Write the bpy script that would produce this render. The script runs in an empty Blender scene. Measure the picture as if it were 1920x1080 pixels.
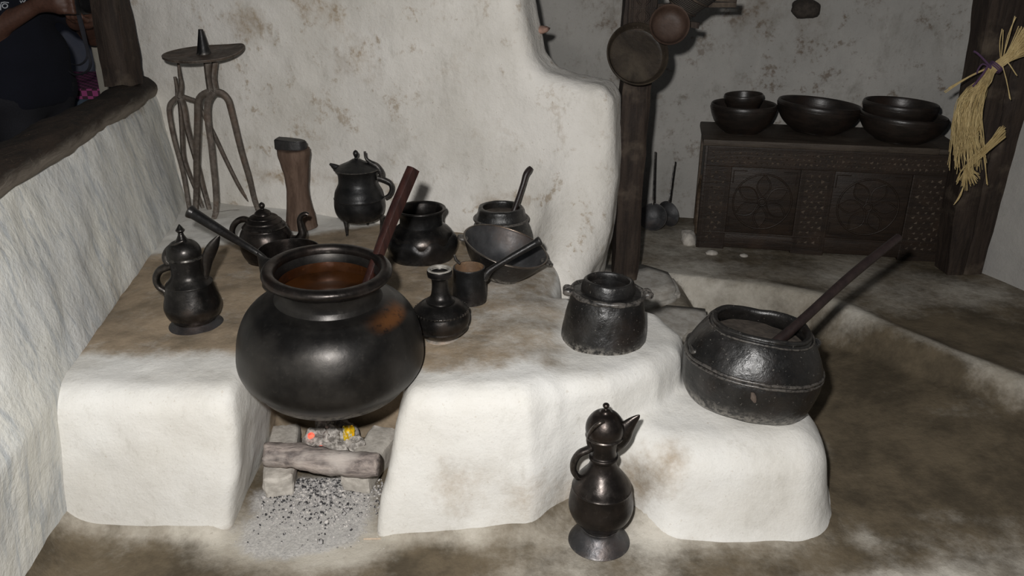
import bpy, bmesh, math, random
import numpy as np
from mathutils import Vector, Matrix, Euler
from mathutils.bvhtree import BVHTree

random.seed(7)
C = bpy.context.scene.collection
PI = math.pi
V = Vector

# ------------------------------------------------------------------ camera model
CAM_H, PITCH, FPX = 1.5, math.radians(23.0), 1500.0
CT, ST = math.cos(PITCH), math.sin(PITCH)

def ray(u, v):
    dx, dy = (u - 960) / FPX, -(v - 540) / FPX
    return V((dx, CT + dy * ST, -ST + dy * CT))

def at(u, v, Y=None, z=None):
    """photo point (u, v) on the plane y = Y or on the level z -> a point of the room in metres"""
    r = ray(u, v)
    t = Y / r.y if Y is not None else (z - CAM_H) / r.z
    return V((r.x * t, r.y * t, CAM_H + r.z * t))

def depth(p):
    return p[1] * CT + (CAM_H - p[2]) * ST

def prof(Y, rows, z0):
    """rows of (photo row of the ring's centre, half width in photo px) at distance Y -> (radius, height above z0) in metres"""
    out = []
    for v, r in rows:
        p = at(960, v, Y=Y)
        out.append((r * depth(p) / FPX, p.z - z0))
    return out

# ------------------------------------------------------------------ noise, sdf, surface nets
def _hash(i, j, k, seed):
    n = (i * 374761393 + j * 668265263 + k * 2147483647 + seed * 974711) & 0xFFFFFFFF
    n = ((n ^ (n >> 13)) * 1274126177) & 0xFFFFFFFF
    n = (n ^ (n >> 16)) & 0xFFFF
    return n.astype(np.float32) / 32767.5 - 1.0

def vnoise(x, y, z, scale=1.0, seed=0):
    x, y, z = np.broadcast_arrays(np.asarray(x, np.float32) * scale, np.asarray(y, np.float32) * scale, np.asarray(z, np.float32) * scale)
    xi, yi, zi = np.floor(x).astype(np.int64), np.floor(y).astype(np.int64), np.floor(z).astype(np.int64)
    fx, fy, fz = x - xi, y - yi, z - zi
    fx, fy, fz = fx*fx*(3-2*fx), fy*fy*(3-2*fy), fz*fz*(3-2*fz)
    r = 0
    for a in (0, 1):
        wx = fx if a else 1 - fx
        for b in (0, 1):
            wy = fy if b else 1 - fy
            for c in (0, 1):
                wz = fz if c else 1 - fz
                r = r + wx * wy * wz * _hash(xi + a, yi + b, zi + c, seed)
    return r.astype(np.float32)

def fbm(x, y, z, scale, octs=3, seed=0):
    r, amp = 0, 1.0
    for o in range(octs):
        r = r + amp * vnoise(x, y, z, scale * 2 ** o, seed + o)
        amp *= 0.5
    return r

def sstep(a, b, x):
    t = np.clip((x - a) / (b - a), 0, 1)
    return t * t * (3 - 2 * t)

def smin(a, b, k):
    h = np.clip(0.5 + 0.5 * (b - a) / k, 0, 1)
    return b * (1 - h) + a * h - k * h * (1 - h)

def smax(a, b, k):
    return -smin(-a, -b, k)

def poly_sd(px, py, pts):
    d = np.full(np.broadcast(px, py).shape, 1e9, np.float32)
    inside = np.zeros(d.shape, bool)
    n = len(pts)
    for i in range(n):
        x1, y1 = pts[i]; x2, y2 = pts[(i + 1) % n]
        ex, ey = x2 - x1, y2 - y1
        wx, wy = px - x1, py - y1
        t = np.clip((wx * ex + wy * ey) / (ex * ex + ey * ey), 0, 1)
        d = np.minimum(d, (wx - t * ex) ** 2 + (wy - t * ey) ** 2)
        cond = (y1 > py) != (y2 > py)
        xs = x1 + (py - y1) * ex / (ey if abs(ey) > 1e-9 else 1e-9)
        inside ^= cond & (px < xs)
    d = np.sqrt(d)
    return np.where(inside, -d, d).astype(np.float32)

def inset(pts, d):
    n = len(pts); out = []
    ar = sum(pts[i][0] * pts[(i+1) % n][1] - pts[(i+1) % n][0] * pts[i][1] for i in range(n))
    sg = 1 if ar > 0 else -1
    for i in range(n):
        p0, p1, p2 = V(pts[i-1]), V(pts[i]), V(pts[(i+1) % n])
        n1 = (p1 - p0).normalized(); n2 = (p2 - p1).normalized()
        n1 = V((-n1.y, n1.x)) * sg; n2 = V((-n2.y, n2.x)) * sg
        b = (n1 + n2).normalized(); k = d / max(.5, b.dot(n1))
        out.append((p1.x + b.x * k, p1.y + b.y * k))
    return out

def extr(d2, dz, r):
    w0, w1 = d2 + r, dz + r
    return np.minimum(np.maximum(w0, w1), 0) + np.sqrt(np.maximum(w0, 0) ** 2 + np.maximum(w1, 0) ** 2) - r

def capsule(x, y, z, a, b, ra, rb):
    ax, ay, az = a; bx, by, bz = b
    ex, ey, ez = bx - ax, by - ay, bz - az
    L2 = ex*ex + ey*ey + ez*ez + 1e-12
    t = np.clip(((x-ax)*ex + (y-ay)*ey + (z-az)*ez) / L2, 0, 1)
    return np.sqrt((x-ax-t*ex)**2 + (y-ay-t*ey)**2 + (z-az-t*ez)**2) - (ra + (rb - ra) * t)

def grid(lo, hi, h):
    ax = [np.arange(lo[i], hi[i] + h, h, dtype=np.float32) for i in range(3)]
    return ax[0][:, None, None], ax[1][None, :, None], ax[2][None, None, :]

def surface_nets(f, lo, h):
    f = f.copy()
    for s in (0, -1):
        f[s, :, :] = np.maximum(f[s, :, :], h * .4); f[:, s, :] = np.maximum(f[:, s, :], h * .4); f[:, :, s] = np.maximum(f[:, :, s], h * .4)
    neg = f < 0
    nx, ny, nz = f.shape
    cnt = np.zeros((nx-1, ny-1, nz-1), np.int8)
    corners = [(a, b, c) for a in (0, 1) for b in (0, 1) for c in (0, 1)]
    for a, b, c in corners:
        cnt += neg[a:nx-1+a, b:ny-1+b, c:nz-1+c]
    act = (cnt > 0) & (cnt < 8)
    I = np.argwhere(act)
    vid = -np.ones(act.shape, np.int64)
    vid[act] = np.arange(len(I))
    vals = np.stack([f[I[:, 0]+a, I[:, 1]+b, I[:, 2]+c] for a, b, c in corners], 1)
    pos = np.zeros((len(I), 3)); num = np.zeros(len(I))
    for i in range(8):
        for j in range(i + 1, 8):
            d = np.array(corners[j]) - np.array(corners[i])
            if abs(d).sum() != 1: continue
            m = (vals[:, i] < 0) != (vals[:, j] < 0)
            t = vals[m, i] / (vals[m, i] - vals[m, j])
            pos[m] += np.array(corners[i]) + t[:, None] * d
            num[m] += 1
    verts = (I + pos / num[:, None]) * h + np.array(lo)
    quads = []
    for axis in range(3):
        sl0 = [slice(None)] * 3; sl1 = [slice(None)] * 3
        sl0[axis] = slice(0, -1); sl1[axis] = slice(1, None)
        ch = neg[tuple(sl0)] != neg[tuple(sl1)]
        E = np.argwhere(ch)
        o1, o2 = [a for a in range(3) if a != axis]
        ok = (E[:, o1] > 0) & (E[:, o2] > 0) & (E[:, o1] < f.shape[o1]-1) & (E[:, o2] < f.shape[o2]-1)
        E = E[ok]
        s = neg[tuple(sl0)][E[:, 0], E[:, 1], E[:, 2]]
        q = []
        for d1, d2 in ((1, 1), (0, 1), (0, 0), (1, 0)):
            c = E.copy(); c[:, o1] -= d1; c[:, o2] -= d2
            q.append(vid[c[:, 0], c[:, 1], c[:, 2]])
        q = np.stack(q, 1)
        flip = s if axis != 1 else ~s
        q[~flip] = q[~flip][:, ::-1]
        quads.append(q)
    return verts, np.concatenate(quads)

def mesh_np(name, verts, faces, attrs=None):
    me = bpy.data.meshes.new(name)
    me.vertices.add(len(verts)); me.vertices.foreach_set('co', np.asarray(verts, np.float32).ravel())
    n, k = faces.shape
    me.loops.add(n * k); me.loops.foreach_set('vertex_index', faces.astype(np.int32).ravel())
    me.polygons.add(n)
    me.polygons.foreach_set('loop_start', np.arange(0, n * k, k, dtype=np.int32))
    me.polygons.foreach_set('use_smooth', np.ones(n, bool))
    me.update(calc_edges=True); me.validate()
    for nm, arr in (attrs or {}).items():
        at_ = me.attributes.new(nm, 'FLOAT', 'POINT')
        at_.data.foreach_set('value', np.asarray(arr, np.float32))
    return me

# ------------------------------------------------------------------ objects
def link(name, me, mat, parent=None):
    o = bpy.data.objects.new(name, me); C.objects.link(o)
    if mat is not None: me.materials.append(mat)
    if parent is not None: o.parent = parent
    return o

def obj(name, bm, mat, parent=None, smooth=True):
    bmesh.ops.recalc_face_normals(bm, faces=bm.faces[:])
    me = bpy.data.meshes.new(name); bm.to_mesh(me); bm.free()
    if smooth:
        for p in me.polygons: p.use_smooth = True
        if smooth != 'all':
            try: me.set_sharp_from_angle(angle=math.radians(48))
            except Exception: pass
    return link(name, me, mat, parent)

def tag(o, label, cat, group=None, kind=None):
    o['label'] = label; o['category'] = cat
    if group: o['group'] = group
    if kind: o['kind'] = kind
    return o

def thing(name, label, cat, loc=(0, 0, 0), rot=(0, 0, 0), group=None):
    o = bpy.data.objects.new(name, None); C.objects.link(o)
    o.empty_display_size = .05
    o.location = loc; o.rotation_euler = rot
    return tag(o, label, cat, group)

def struct(o):
    o['kind'] = 'structure'; return o

def catmull(pts, sub=5):
    pts = [tuple(p) for p in pts]
    out = []
    n = len(pts)
    for i in range(n - 1):
        p0, p1, p2, p3 = pts[max(i-1, 0)], pts[i], pts[i+1], pts[min(i+2, n-1)]
        for s in range(sub):
            t = s / sub
            out.append(tuple(0.5 * (2*b + (c-a)*t + (2*a-5*b+4*c-d)*t*t + (3*b-a-3*c+d)*t**3) for a, b, c, d in zip(p0, p1, p2, p3)))
    out.append(pts[-1])
    return out

def lathe(profile, seg=72, sub=4, bm=None, off=(0, 0, 0), deform=None, caps=False):
    bm = bm or bmesh.new()
    pr = catmull(profile, sub) if sub > 1 else profile
    rings = []
    for r, z in pr:
        r = max(r, 0.0)
        if r < 1e-4:
            rings.append([bm.verts.new((off[0], off[1], off[2] + z))])
        else:
            ring = []
            for i in range(seg):
                a = 2 * PI * i / seg
                p = V((r * math.cos(a), r * math.sin(a), z))
                if deform: p = deform(p)
                ring.append(bm.verts.new(p + V(off)))
            rings.append(ring)
    for a, b in zip(rings, rings[1:]):
        if len(a) == 1 and len(b) == 1: continue
        for i in range(seg):
            j = (i + 1) % seg
            if len(a) == 1: bm.faces.new((a[0], b[i], b[j]))
            elif len(b) == 1: bm.faces.new((a[i], a[j], b[0]))
            else: bm.faces.new((a[i], a[j], b[j], b[i]))
    for e in (rings[0], rings[-1]) if caps else ():
        if len(e) > 1: bm.faces.new(e)
    return bm

def tube(pts, radii, seg=14, sub=5, bm=None, flat=1.0, caps=True, square=False):
    bm = bm or bmesh.new()
    if isinstance(radii, (int, float)): radii = [radii] * len(pts)
    full = [tuple(p) + (r,) for p, r in zip(pts, radii)]
    if sub > 1 and len(full) > 1: full = catmull(full, sub)
    P = [V(q[:3]) for q in full]; R = [q[3] for q in full]
    rings = []
    up = None
    for i, p in enumerate(P):
        t = (P[min(i+1, len(P)-1)] - P[max(i-1, 0)]).normalized()
        if up is None:
            up = t.orthogonal().normalized()
            if abs(t.z) < .9: up = (V((0, 0, 1)) - t * t.z).normalized()
        up = (up - t * up.dot(t)).normalized()
        sd = t.cross(up)
        ring = []
        for k in range(seg):
            a = 2 * PI * (k + .5) / seg
            ca, sa = math.cos(a), math.sin(a)
            if square:
                m = max(abs(ca), abs(sa)) ** .8; ca, sa = ca / m, sa / m
            ring.append(bm.verts.new(p + up * (sa * R[i]) + sd * (ca * R[i] * flat)))
        rings.append(ring)
    for a, b in zip(rings, rings[1:]):
        for i in range(seg):
            j = (i + 1) % seg
            bm.faces.new((a[i], a[j], b[j], b[i]))
    if caps:
        bm.faces.new(rings[0]); bm.faces.new(rings[-1])
    return bm

def box(bm, lo, hi, bev=0.0, mat=None):
    tmp = bmesh.new()
    bmesh.ops.create_cube(tmp, size=1)
    for v_ in tmp.verts:
        v_.co = V([lo[i] + (v_.co[i] + .5) * (hi[i] - lo[i]) for i in range(3)])
    if bev: bmesh.ops.bevel(tmp, geom=tmp.edges[:], offset=bev, segments=2, affect='EDGES', profile=.6)
    if mat: bmesh.ops.transform(tmp, matrix=mat, verts=tmp.verts[:])
    me = bpy.data.meshes.new('t'); tmp.to_mesh(me); tmp.free()
    bm.from_mesh(me); bpy.data.meshes.remove(me)
    return bm

def jitter(bm, amp, scale, seed=0, radial=False):
    co = np.array([v_.co[:] for v_ in bm.verts], np.float32)
    for ax in range(3):
        d = fbm(co[:, 0], co[:, 1], co[:, 2], scale, 2, seed + 11 * ax) * amp
        for v_, q in zip(bm.verts, d): v_.co[ax] += float(q)
    return bm

def rock(size, seed, sub=3, amp=.18, sharp=2.2):
    bm = bmesh.new()
    bmesh.ops.create_icosphere(bm, subdivisions=sub, radius=1)
    for v_ in bm.verts:
        m = (abs(v_.co.x) ** sharp + abs(v_.co.y) ** sharp + abs(v_.co.z) ** sharp) ** (1 / sharp)
        v_.co = v_.co / m
    jitter(bm, amp, 1.3, seed)
    jitter(bm, amp * .3, 4, seed + 5)
    for v_ in bm.verts: v_.co = V([v_.co[i] * size[i] for i in range(3)])
    return bm

def brick(size, seed, amp=.006, bev=.014, cuts=6):
    bm = bmesh.new()
    bmesh.ops.create_cube(bm, size=1)
    for v_ in bm.verts: v_.co = V([v_.co[i] * size[i] for i in range(3)])
    bmesh.ops.bevel(bm, geom=bm.edges[:], offset=bev, segments=3, affect='EDGES', profile=.6)
    bmesh.ops.subdivide_edges(bm, edges=bm.edges[:], cuts=cuts, use_grid_fill=True)
    jitter(bm, amp, 14, seed); jitter(bm, amp * .5, 45, seed + 3)
    return bm

# ------------------------------------------------------------------ materials
def srgb(r, g, b):
    f = lambda c: (c/255/12.92) if c/255 <= .04045 else ((c/255+.055)/1.055) ** 2.4
    return (f(r), f(g), f(b), 1)

class NT:
    def __init__(s, name):
        s.m = bpy.data.materials.new(name); s.m.use_nodes = True
        s.t = s.m.node_tree; s.n = s.t.nodes; s.b = s.n['Principled BSDF']
        s.co = s.n.new('ShaderNodeTexCoord').outputs['Object']
    def link(s, a, b): s.t.links.new(a, b)
    def noise(s, scale, detail=4, rough=.6, vec=None, dist=0.0):
        n = s.n.new('ShaderNodeTexNoise'); n.inputs['Scale'].default_value = scale
        n.inputs['Detail'].default_value = detail; n.inputs['Roughness'].default_value = rough; n.inputs['Distortion'].default_value = dist
        s.link(vec or s.co, n.inputs['Vector']); return n.outputs['Fac']
    def mapping(s, scale, vec=None, rot=(0, 0, 0)):
        n = s.n.new('ShaderNodeMapping'); n.inputs['Scale'].default_value = scale; n.inputs['Rotation'].default_value = rot
        s.link(vec or s.co, n.inputs['Vector']); return n.outputs['Vector']
    def ramp(s, fac, lo, hi, a=0.0, b=1.0):
        n = s.n.new('ShaderNodeMapRange'); n.interpolation_type = 'SMOOTHSTEP'
        s.link(fac, n.inputs[0]) if not isinstance(fac, float) else None
        n.inputs[1].default_value = lo; n.inputs[2].default_value = hi; n.inputs[3].default_value = a; n.inputs[4].default_value = b
        return n.outputs[0]
    def math(s, op, a, b=None):
        n = s.n.new('ShaderNodeMath'); n.operation = op
        for i, q in enumerate((a, b)):
            if q is None: continue
            if isinstance(q, (int, float)): n.inputs[i].default_value = q
            else: s.link(q, n.inputs[i])
        return n.outputs[0]
    def mix(s, fac, a, b):
        n = s.n.new('ShaderNodeMix'); n.data_type = 'RGBA'
        if isinstance(fac, (int, float)): n.inputs[0].default_value = fac
        else: s.link(fac, n.inputs[0])
        for i, q in ((6, a), (7, b)):
            if isinstance(q, tuple): n.inputs[i].default_value = q
            else: s.link(q, n.inputs[i])
        return n.outputs[2]
    def attr(s, name):
        n = s.n.new('ShaderNodeAttribute'); n.attribute_name = name; return n.outputs['Fac']
    def gen_z(s):
        n = s.n.new('ShaderNodeTexCoord'); x = s.n.new('ShaderNodeSeparateXYZ'); s.link(n.outputs['Generated'], x.inputs[0]); return x.outputs[2]
    def bump(s, h, strength=.3, dist=.01, prev=None):
        n = s.n.new('ShaderNodeBump'); n.inputs['Strength'].default_value = strength; n.inputs['Distance'].default_value = dist
        s.link(h, n.inputs['Height'])
        if prev is not None: s.link(prev, n.inputs['Normal'])
        return n.outputs['Normal']
    def out(s, color=None, rough=None, metal=0.0, normal=None, spec=.5):
        for k, q in (('Base Color', color), ('Roughness', rough)):
            if q is None: continue
            if isinstance(q, (tuple, int, float)): s.b.inputs[k].default_value = q
            else: s.link(q, s.b.inputs[k])
        s.b.inputs['Metallic'].default_value = metal
        s.b.inputs['Specular IOR Level'].default_value = spec
        if normal is not None: s.link(normal, s.b.inputs['Normal'])
        return s.m

def lin(r, g, b): return (r, g, b, 1)

def m_plaster(name, base, base2, mud, mud2, streak=False, spots=0.0, bumpd=.006, spotc=None, soft=0.0, mottle=0.0, ash=False):
    t = NT(name)
    n1 = t.noise(2.2, 5, .6); n2 = t.noise(9, 5, .65); n3 = t.noise(38, 6, .7); n4 = t.noise(160, 4, .7)
    col = t.mix(t.ramp(n1, .35, .65), base, base2)
    if streak:
        sv = t.mapping((7, 7, 1.1))
        st = t.noise(4, 5, .65, sv, .6)
        col = t.mix(t.ramp(st, .45, .68, 0, .75), col, streak)
    if spots:
        big = t.ramp(t.noise(1.6, 3, .5), .36, .60, .15, 1)
        sp = t.ramp(t.math('ADD', t.math('MULTIPLY', n2, .6), t.math('MULTIPLY', n3, .4)), .535, .63)
        col = t.mix(t.math('MULTIPLY', t.math('MULTIPLY', sp, big), spots), col, spotc or mud)
    if mottle:
        mv = t.mapping((1, 1, .55))
        m1 = t.noise(6, 6, .72, mv, .3); m2 = t.noise(24, 5, .7, mv)
        dk = tuple(q * .62 for q in base2[:3]) + (1,)
        dk = (dk[0], dk[1] * .97, dk[2] * .90, 1)
        col = t.mix(t.math('MULTIPLY', t.ramp(m1, .50, .72), .55 * mottle), col, dk)
        col = t.mix(t.math('MULTIPLY', t.ramp(m2, .56, .74), .55 * mottle), col, dk)
        col = t.mix(t.math('MULTIPLY', t.ramp(m1, .46, .30), .35 * mottle), col, tuple(min(1, q * 1.10) for q in base[:3]) + (1,))
        pits = t.noise(70, 2, .5)
        col = t.mix(t.math('MULTIPLY', t.ramp(pits, .70, .76), .5 * mottle), col, mud)
    a = t.attr('mud')
    e = t.math('ADD', a, t.math('ADD', t.math('MULTIPLY', t.math('SUBTRACT', n2, .5), .7), t.math('MULTIPLY', t.math('SUBTRACT', n3, .5), .45)))
    f = t.ramp(e, .33 - soft, .68 + soft)
    mc = t.mix(t.ramp(t.noise(5, 5, .7), .35, .68), mud, mud2)
    col = t.mix(f, col, mc)
    if ash:
        aa = t.attr('ash')
        ea = t.ramp(t.math('ADD', aa, t.math('MULTIPLY', t.math('SUBTRACT', n2, .5), .9)), .35, .65)
        sp_ = t.noise(150, 3, .6)
        ac = t.mix(t.ramp(sp_, .42, .60), lin(.38, .37, .36), lin(.50, .485, .465))
        ac = t.mix(t.ramp(t.noise(210, 2, .5), .66, .72), ac, lin(.14, .14, .145))
        col = t.mix(t.math('MULTIPLY', ea, .85), col, ac)
    fine = t.math('MULTIPLY', t.ramp(n4, .55, .75), .22)
    col = t.mix(fine, col, mud2)
    h = t.math('ADD', t.math('MULTIPLY', n2, 1.0), t.math('ADD', t.math('MULTIPLY', n3, .35), t.math('MULTIPLY', n4, .10)))
    return t.out(col, .9, 0, t.bump(h, .42, bumpd * 2.2), .25)

MUD, MUD2 = lin(.255, .21, .15), lin(.155, .125, .09)
M = {}
M['hearth'] = m_plaster('whitewashed_mud', lin(.725, .715, .685), lin(.65, .63, .585), lin(.36, .28, .195), lin(.205, .162, .112), bumpd=.006, soft=.14, mottle=.5)
M['back'] = m_plaster('mud_wall', lin(.77, .74, .69), lin(.66, .63, .575), lin(.30, .225, .15), lin(.40, .31, .21), spots=.7, bumpd=.011, spotc=lin(.34, .255, .165), soft=.1, mottle=.7)
M['left'] = m_plaster('grey_mud_wall', lin(.76, .75, .69), lin(.66, .665, .65), lin(.24, .18, .12), lin(.32, .26, .18), streak=lin(.42, .45, .475), bumpd=.012, mottle=.6)
M['far'] = m_plaster('sooty_wall', lin(.40, .385, .36), lin(.33, .32, .30), lin(.13, .10, .075), lin(.19, .155, .12), spots=.9, bumpd=.008, spotc=lin(.15, .115, .085), soft=.1, mottle=1.0)
M['right'] = m_plaster('right_mud_wall', lin(.40, .385, .36), lin(.33, .32, .305), lin(.12, .09, .065), lin(.2, .16, .12), spots=.3, bumpd=.006)
M['floor'] = m_plaster('beaten_mud_floor', lin(.58, .545, .48), lin(.40, .365, .305), lin(.135, .106, .069), lin(.066, .052, .034), bumpd=.008, soft=.24, mottle=.5, ash=True)
M['jamb'] = m_plaster('pale_jamb', lin(.33, .31, .265), lin(.28, .26, .22), MUD, MUD2)

def m_pot(name, col, col2, rough=.38, metal=.85, dust=0.0, bump=.12, scale=14, spec=.5, grain=60, speck=0.0):
    t = NT(name)
    n1 = t.noise(scale, 4, .6); n2 = t.noise(grain, 5, .7)
    c = t.mix(t.ramp(n1, .35, .7), col, col2)
    c = t.mix(t.math('MULTIPLY', t.ramp(n2, .55, .78), .35), c, tuple(min(q * 2.6 + .01, 1) for q in col2[:3]) + (1,))
    c = t.mix(t.ramp(t.noise(5.5, 5, .65), .48, .70, 0, .55), c, tuple(q * k for q, k in zip(col2[:3], (1.35, .98, .78))) + (1,))
    gm = t.n.new('ShaderNodeNewGeometry')
    wear = t.math('MULTIPLY', t.ramp(gm.outputs['Pointiness'], .515, .59), t.ramp(n2, .35, .6))
    c = t.mix(t.math('MULTIPLY', wear, .5), c, lin(.20, .18, .16))
    if speck:
        c = t.mix(t.math('MULTIPLY', t.ramp(t.noise(130, 3, .6), .66, .72), speck), c, lin(.26, .24, .21))
    if dust:
        g = t.gen_z()
        f = t.math('MULTIPLY', t.ramp(g, .02, .26, 1, 0), t.ramp(n2, .40, .62))
        c = t.mix(t.math('MULTIPLY', f, dust), c, lin(.27, .25, .22))
    r = t.ramp(t.noise(scale * 1.7, 4, .6), .3, .7, rough - .09, rough + .10)
    h = t.math('ADD', t.math('MULTIPLY', n1, 1.0), t.math('ADD', t.math('MULTIPLY', n2, .5), t.math('MULTIPLY', t.noise(28, 4, .6), .6)))
    return t.out(c, r, metal, t.bump(h, bump, .006), spec)

M['soot'] = m_pot('sooted_copper', lin(.024, .0225, .0215), lin(.052, .048, .045), .36, .85, .25, .16)
M['soot_brown'] = m_pot('brown_sooted_copper', lin(.023, .020, .0185), lin(.048, .040, .036), .36, .85, .15, .16)
M['iron'] = m_pot('black_iron', lin(.011, .011, .0115), lin(.022, .0215, .0215), .40, .5, .15, .2)
M['tin'] = m_pot('greyed_foot_metal', lin(.045, .045, .048), lin(.085, .085, .09), .45, .7, .8, .3, 20)
M['stone'] = m_pot('soapstone', lin(.0065, .0062, .006), lin(.014, .0125, .0115), .36, 0.0, 1.0, .45, 16, .6, 70, .45)
M['stone_plain'] = m_pot('soapstone_ridge', lin(.0075, .0072, .007), lin(.016, .0145, .0135), .36, 0.0, 0, .4, 16, .6, 70, .45)
M['rust'] = m_pot('rusty_iron', lin(.055, .042, .033), lin(.10, .078, .06), .62, .25, .3, .4, 20, .4)
M['rim'] = m_pot('worn_rim', lin(.12, .105, .09), lin(.2, .175, .15), .36, .85, 0, .1)
M['mouth'] = m_pot('worn_tin_mouth', lin(.20, .185, .16), lin(.42, .40, .36), .65, .2, 0, .4)
M['lining'] = m_pot('copper_lining', lin(.035, .012, .004), lin(.065, .023, .007), .42, .5, 0, .1)
M['pan_in'] = m_pot('rusty_pan_inside', lin(.13, .078, .045), lin(.22, .14, .08), .65, .2, 0, .3)
M['greytin'] = m_pot('grey_bowl_inside', lin(.045, .045, .047), lin(.085, .085, .088), .5, .4, 0, .12)

def m_wood(name, c1, c2, c3, scale=(1, 1, .12), rough=.6, bump=.4, fine=40, spec=.3):
    t = NT(name)
    mv = t.mapping(scale)
    n1 = t.noise(fine, 6, .7, mv, .4); n2 = t.noise(6, 4, .6); n3 = t.noise(110, 3, .6)
    c = t.mix(t.ramp(n1, .35, .65), c1, c2)
    c = t.mix(t.ramp(n2, .52, .72, 0, .7), c, c3)
    h = t.math('ADD', n1, t.math('MULTIPLY', n3, .3))
    return t.out(c, rough, 0, t.bump(h, bump, .006), spec)

M['chest'] = m_wood('dark_carved_walnut', lin(.016, .0105, .0075), lin(.028, .018, .012), lin(.040, .024, .015), (.15, 1, 1), .5, .4)
M['chest_edge'] = m_wood('worn_chest_edge', lin(.05, .033, .021), lin(.085, .06, .04), lin(.13, .10, .07), (.15, 1, 1), .55, .4)
M['bowlwood'] = m_wood('black_wooden_bowl', lin(.012, .0095, .008), lin(.022, .016, .013), lin(.03, .018, .013), (.6, .6, 2), .36, .2, 20, .5)
M['post'] = m_wood('weathered_post', lin(.016, .0105, .008), lin(.038, .026, .019), lin(.11, .085, .062), (1, 1, .1), .75, .8)
M['sill'] = m_wood('weathered_log', lin(.022, .015, .011), lin(.055, .038, .026), lin(.16, .12, .085), (1, .12, 1), .7, .9)
def m_sill():
    t = NT('weathered_sill_log')
    mv = t.mapping((1, .10, 1)); n1 = t.noise(45, 6, .7, mv, .5); n2 = t.noise(7, 5, .65); n3 = t.noise(90, 4, .65)
    c = t.mix(t.ramp(n1, .35, .65), lin(.011, .008, .006), lin(.030, .020, .014))
    c = t.mix(t.ramp(n3, .62, .74, 0, .5), c, lin(.16, .12, .09))
    x = t.n.new('ShaderNodeSeparateXYZ'); t.link(t.co, x.inputs[0])
    zz = t.math('ADD', x.outputs[2], t.math('ADD', t.math('MULTIPLY', t.math('SUBTRACT', n1, .5), .07), t.math('MULTIPLY', x.outputs[1], .0176)))
    c = t.mix(t.ramp(zz, -.032, .022, .8, 0), c, lin(.30, .26, .215))
    return t.out(c, .8, 0, t.bump(t.math('ADD', n1, n2), .8, .008), .25)
M['sill'] = m_sill()
M['stick'] = m_wood('polished_stick', lin(.016, .0065, .0055), lin(.036, .0135, .0105), lin(.010, .0045, .004), (1, 1, .15), .33, .25, 30, .5)
M['stickdark'] = m_wood('dark_stick', lin(.014, .0085, .008), lin(.024, .015, .0135), lin(.03, .02, .017), (1, 1, .15), .42, .15, 30, .5)
M['stump'] = m_wood('stump_wood', lin(.075, .046, .032), lin(.135, .088, .064), lin(.20, .15, .12), (1, 1, .15), .8, .5)
M['stumptop'] = m_wood('black_block', lin(.012, .011, .011), lin(.022, .02, .02), lin(.03, .028, .027), (1, 1, .5), .45, .3)
M['redbowl'] = m_wood('red_brown_bowl', lin(.042, .025, .018), lin(.068, .043, .032), lin(.028, .017, .013), (1, 1, 1), .55, .3, 12)
M['plate'] = m_wood('old_round_tray', lin(.020, .015, .011), lin(.042, .032, .023), lin(.075, .06, .042), (1, 1, 1), .5, .3, 9)
M['log'] = m_wood('ashy_log', lin(.44, .375, .335), lin(.085, .07, .068), lin(.52, .47, .43), (.22, 1, 1), .9, .9, 26)
M['straw'] = m_wood('straw', lin(.42, .31, .14), lin(.55, .43, .21), lin(.24, .18, .085), (1, 1, 1), .6, .1, 30)

def m_simple(name, col, rough=.6, metal=0., bump=0., bs=60, col2=None, spec=.4):
    t = NT(name)
    n = t.noise(bs, 5, .65)
    c = t.mix(t.ramp(n, .35, .65), col, col2 or tuple(q * .75 for q in col[:3]) + (1,))
    return t.out(c, rough, metal, t.bump(n, bump, .005) if bump else None, spec)

M['brick'] = m_simple('ashy_brick', lin(.52, .485, .435), .92, 0, .6, 40, lin(.38, .35, .31))
M['ash'] = m_simple('ash', lin(.34, .325, .31), .95, 0, .5, 120, lin(.20, .195, .195))
M['ashlump'] = m_simple('ash_lump', lin(.52, .485, .445), .95, 0, .9, 55, lin(.16, .145, .13))
M['slab'] = m_simple('grey_stone', lin(.43, .41, .375), .9, 0, .5, 22, lin(.31, .285, .25))
M['wallstone'] = m_simple('dark_knob', lin(.05, .04, .032), .85, 0, .6, 40, lin(.025, .02, .016))
M['skin'] = m_simple('skin', lin(.09, .042, .028), .55, 0, .1, 90, lin(.07, .033, .022))
M['navy'] = m_simple('navy_cloth', lin(.0025, .0035, .010), .95, 0, .3, 200, lin(.0018, .0025, .007))
M['trouser'] = m_simple('trouser_cloth', lin(.012, .012, .016), .9, 0, .3, 160)
M['hair'] = m_simple('black_hair', lin(.01, .009, .008), .6, 0, .5, 80)
M['white'] = m_simple('white_print', lin(.5, .52, .55), .8)
M['black'] = m_simple('black_plastic', lin(.012, .012, .013), .45)
M['strap'] = m_simple('strap_webbing', lin(.013, .013, .018), .8)
M['peel'] = m_simple('blue_grey_board', lin(.075, .085, .12), .8, 0, .2, 5, lin(.095, .10, .13))
M['bluebox'] = m_simple('blue_grey_paint', lin(.05, .07, .10), .8)
M['purple'] = m_simple('purple_string', lin(.09, .045, .10), .85, 0, .4, 200)
M['match'] = m_simple('pale_splinter', lin(.62, .50, .38), .8)
M['eye'] = m_simple('eye_white', lin(.6, .58, .55), .3)
M['content'] = m_simple('dry_crust', lin(.085, .068, .055), .9, 0, .8, 30, lin(.05, .04, .032))

def m_liquid():
    t = NT('amber_broth')
    n = t.noise(9, 3, .5)
    return t.out(t.mix(t.ramp(n, .4, .6), lin(.040, .014, .004), lin(.020, .0075, .0025)), .10, 0, t.bump(n, .04, .01), .6)
M['liquid'] = m_liquid()

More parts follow.
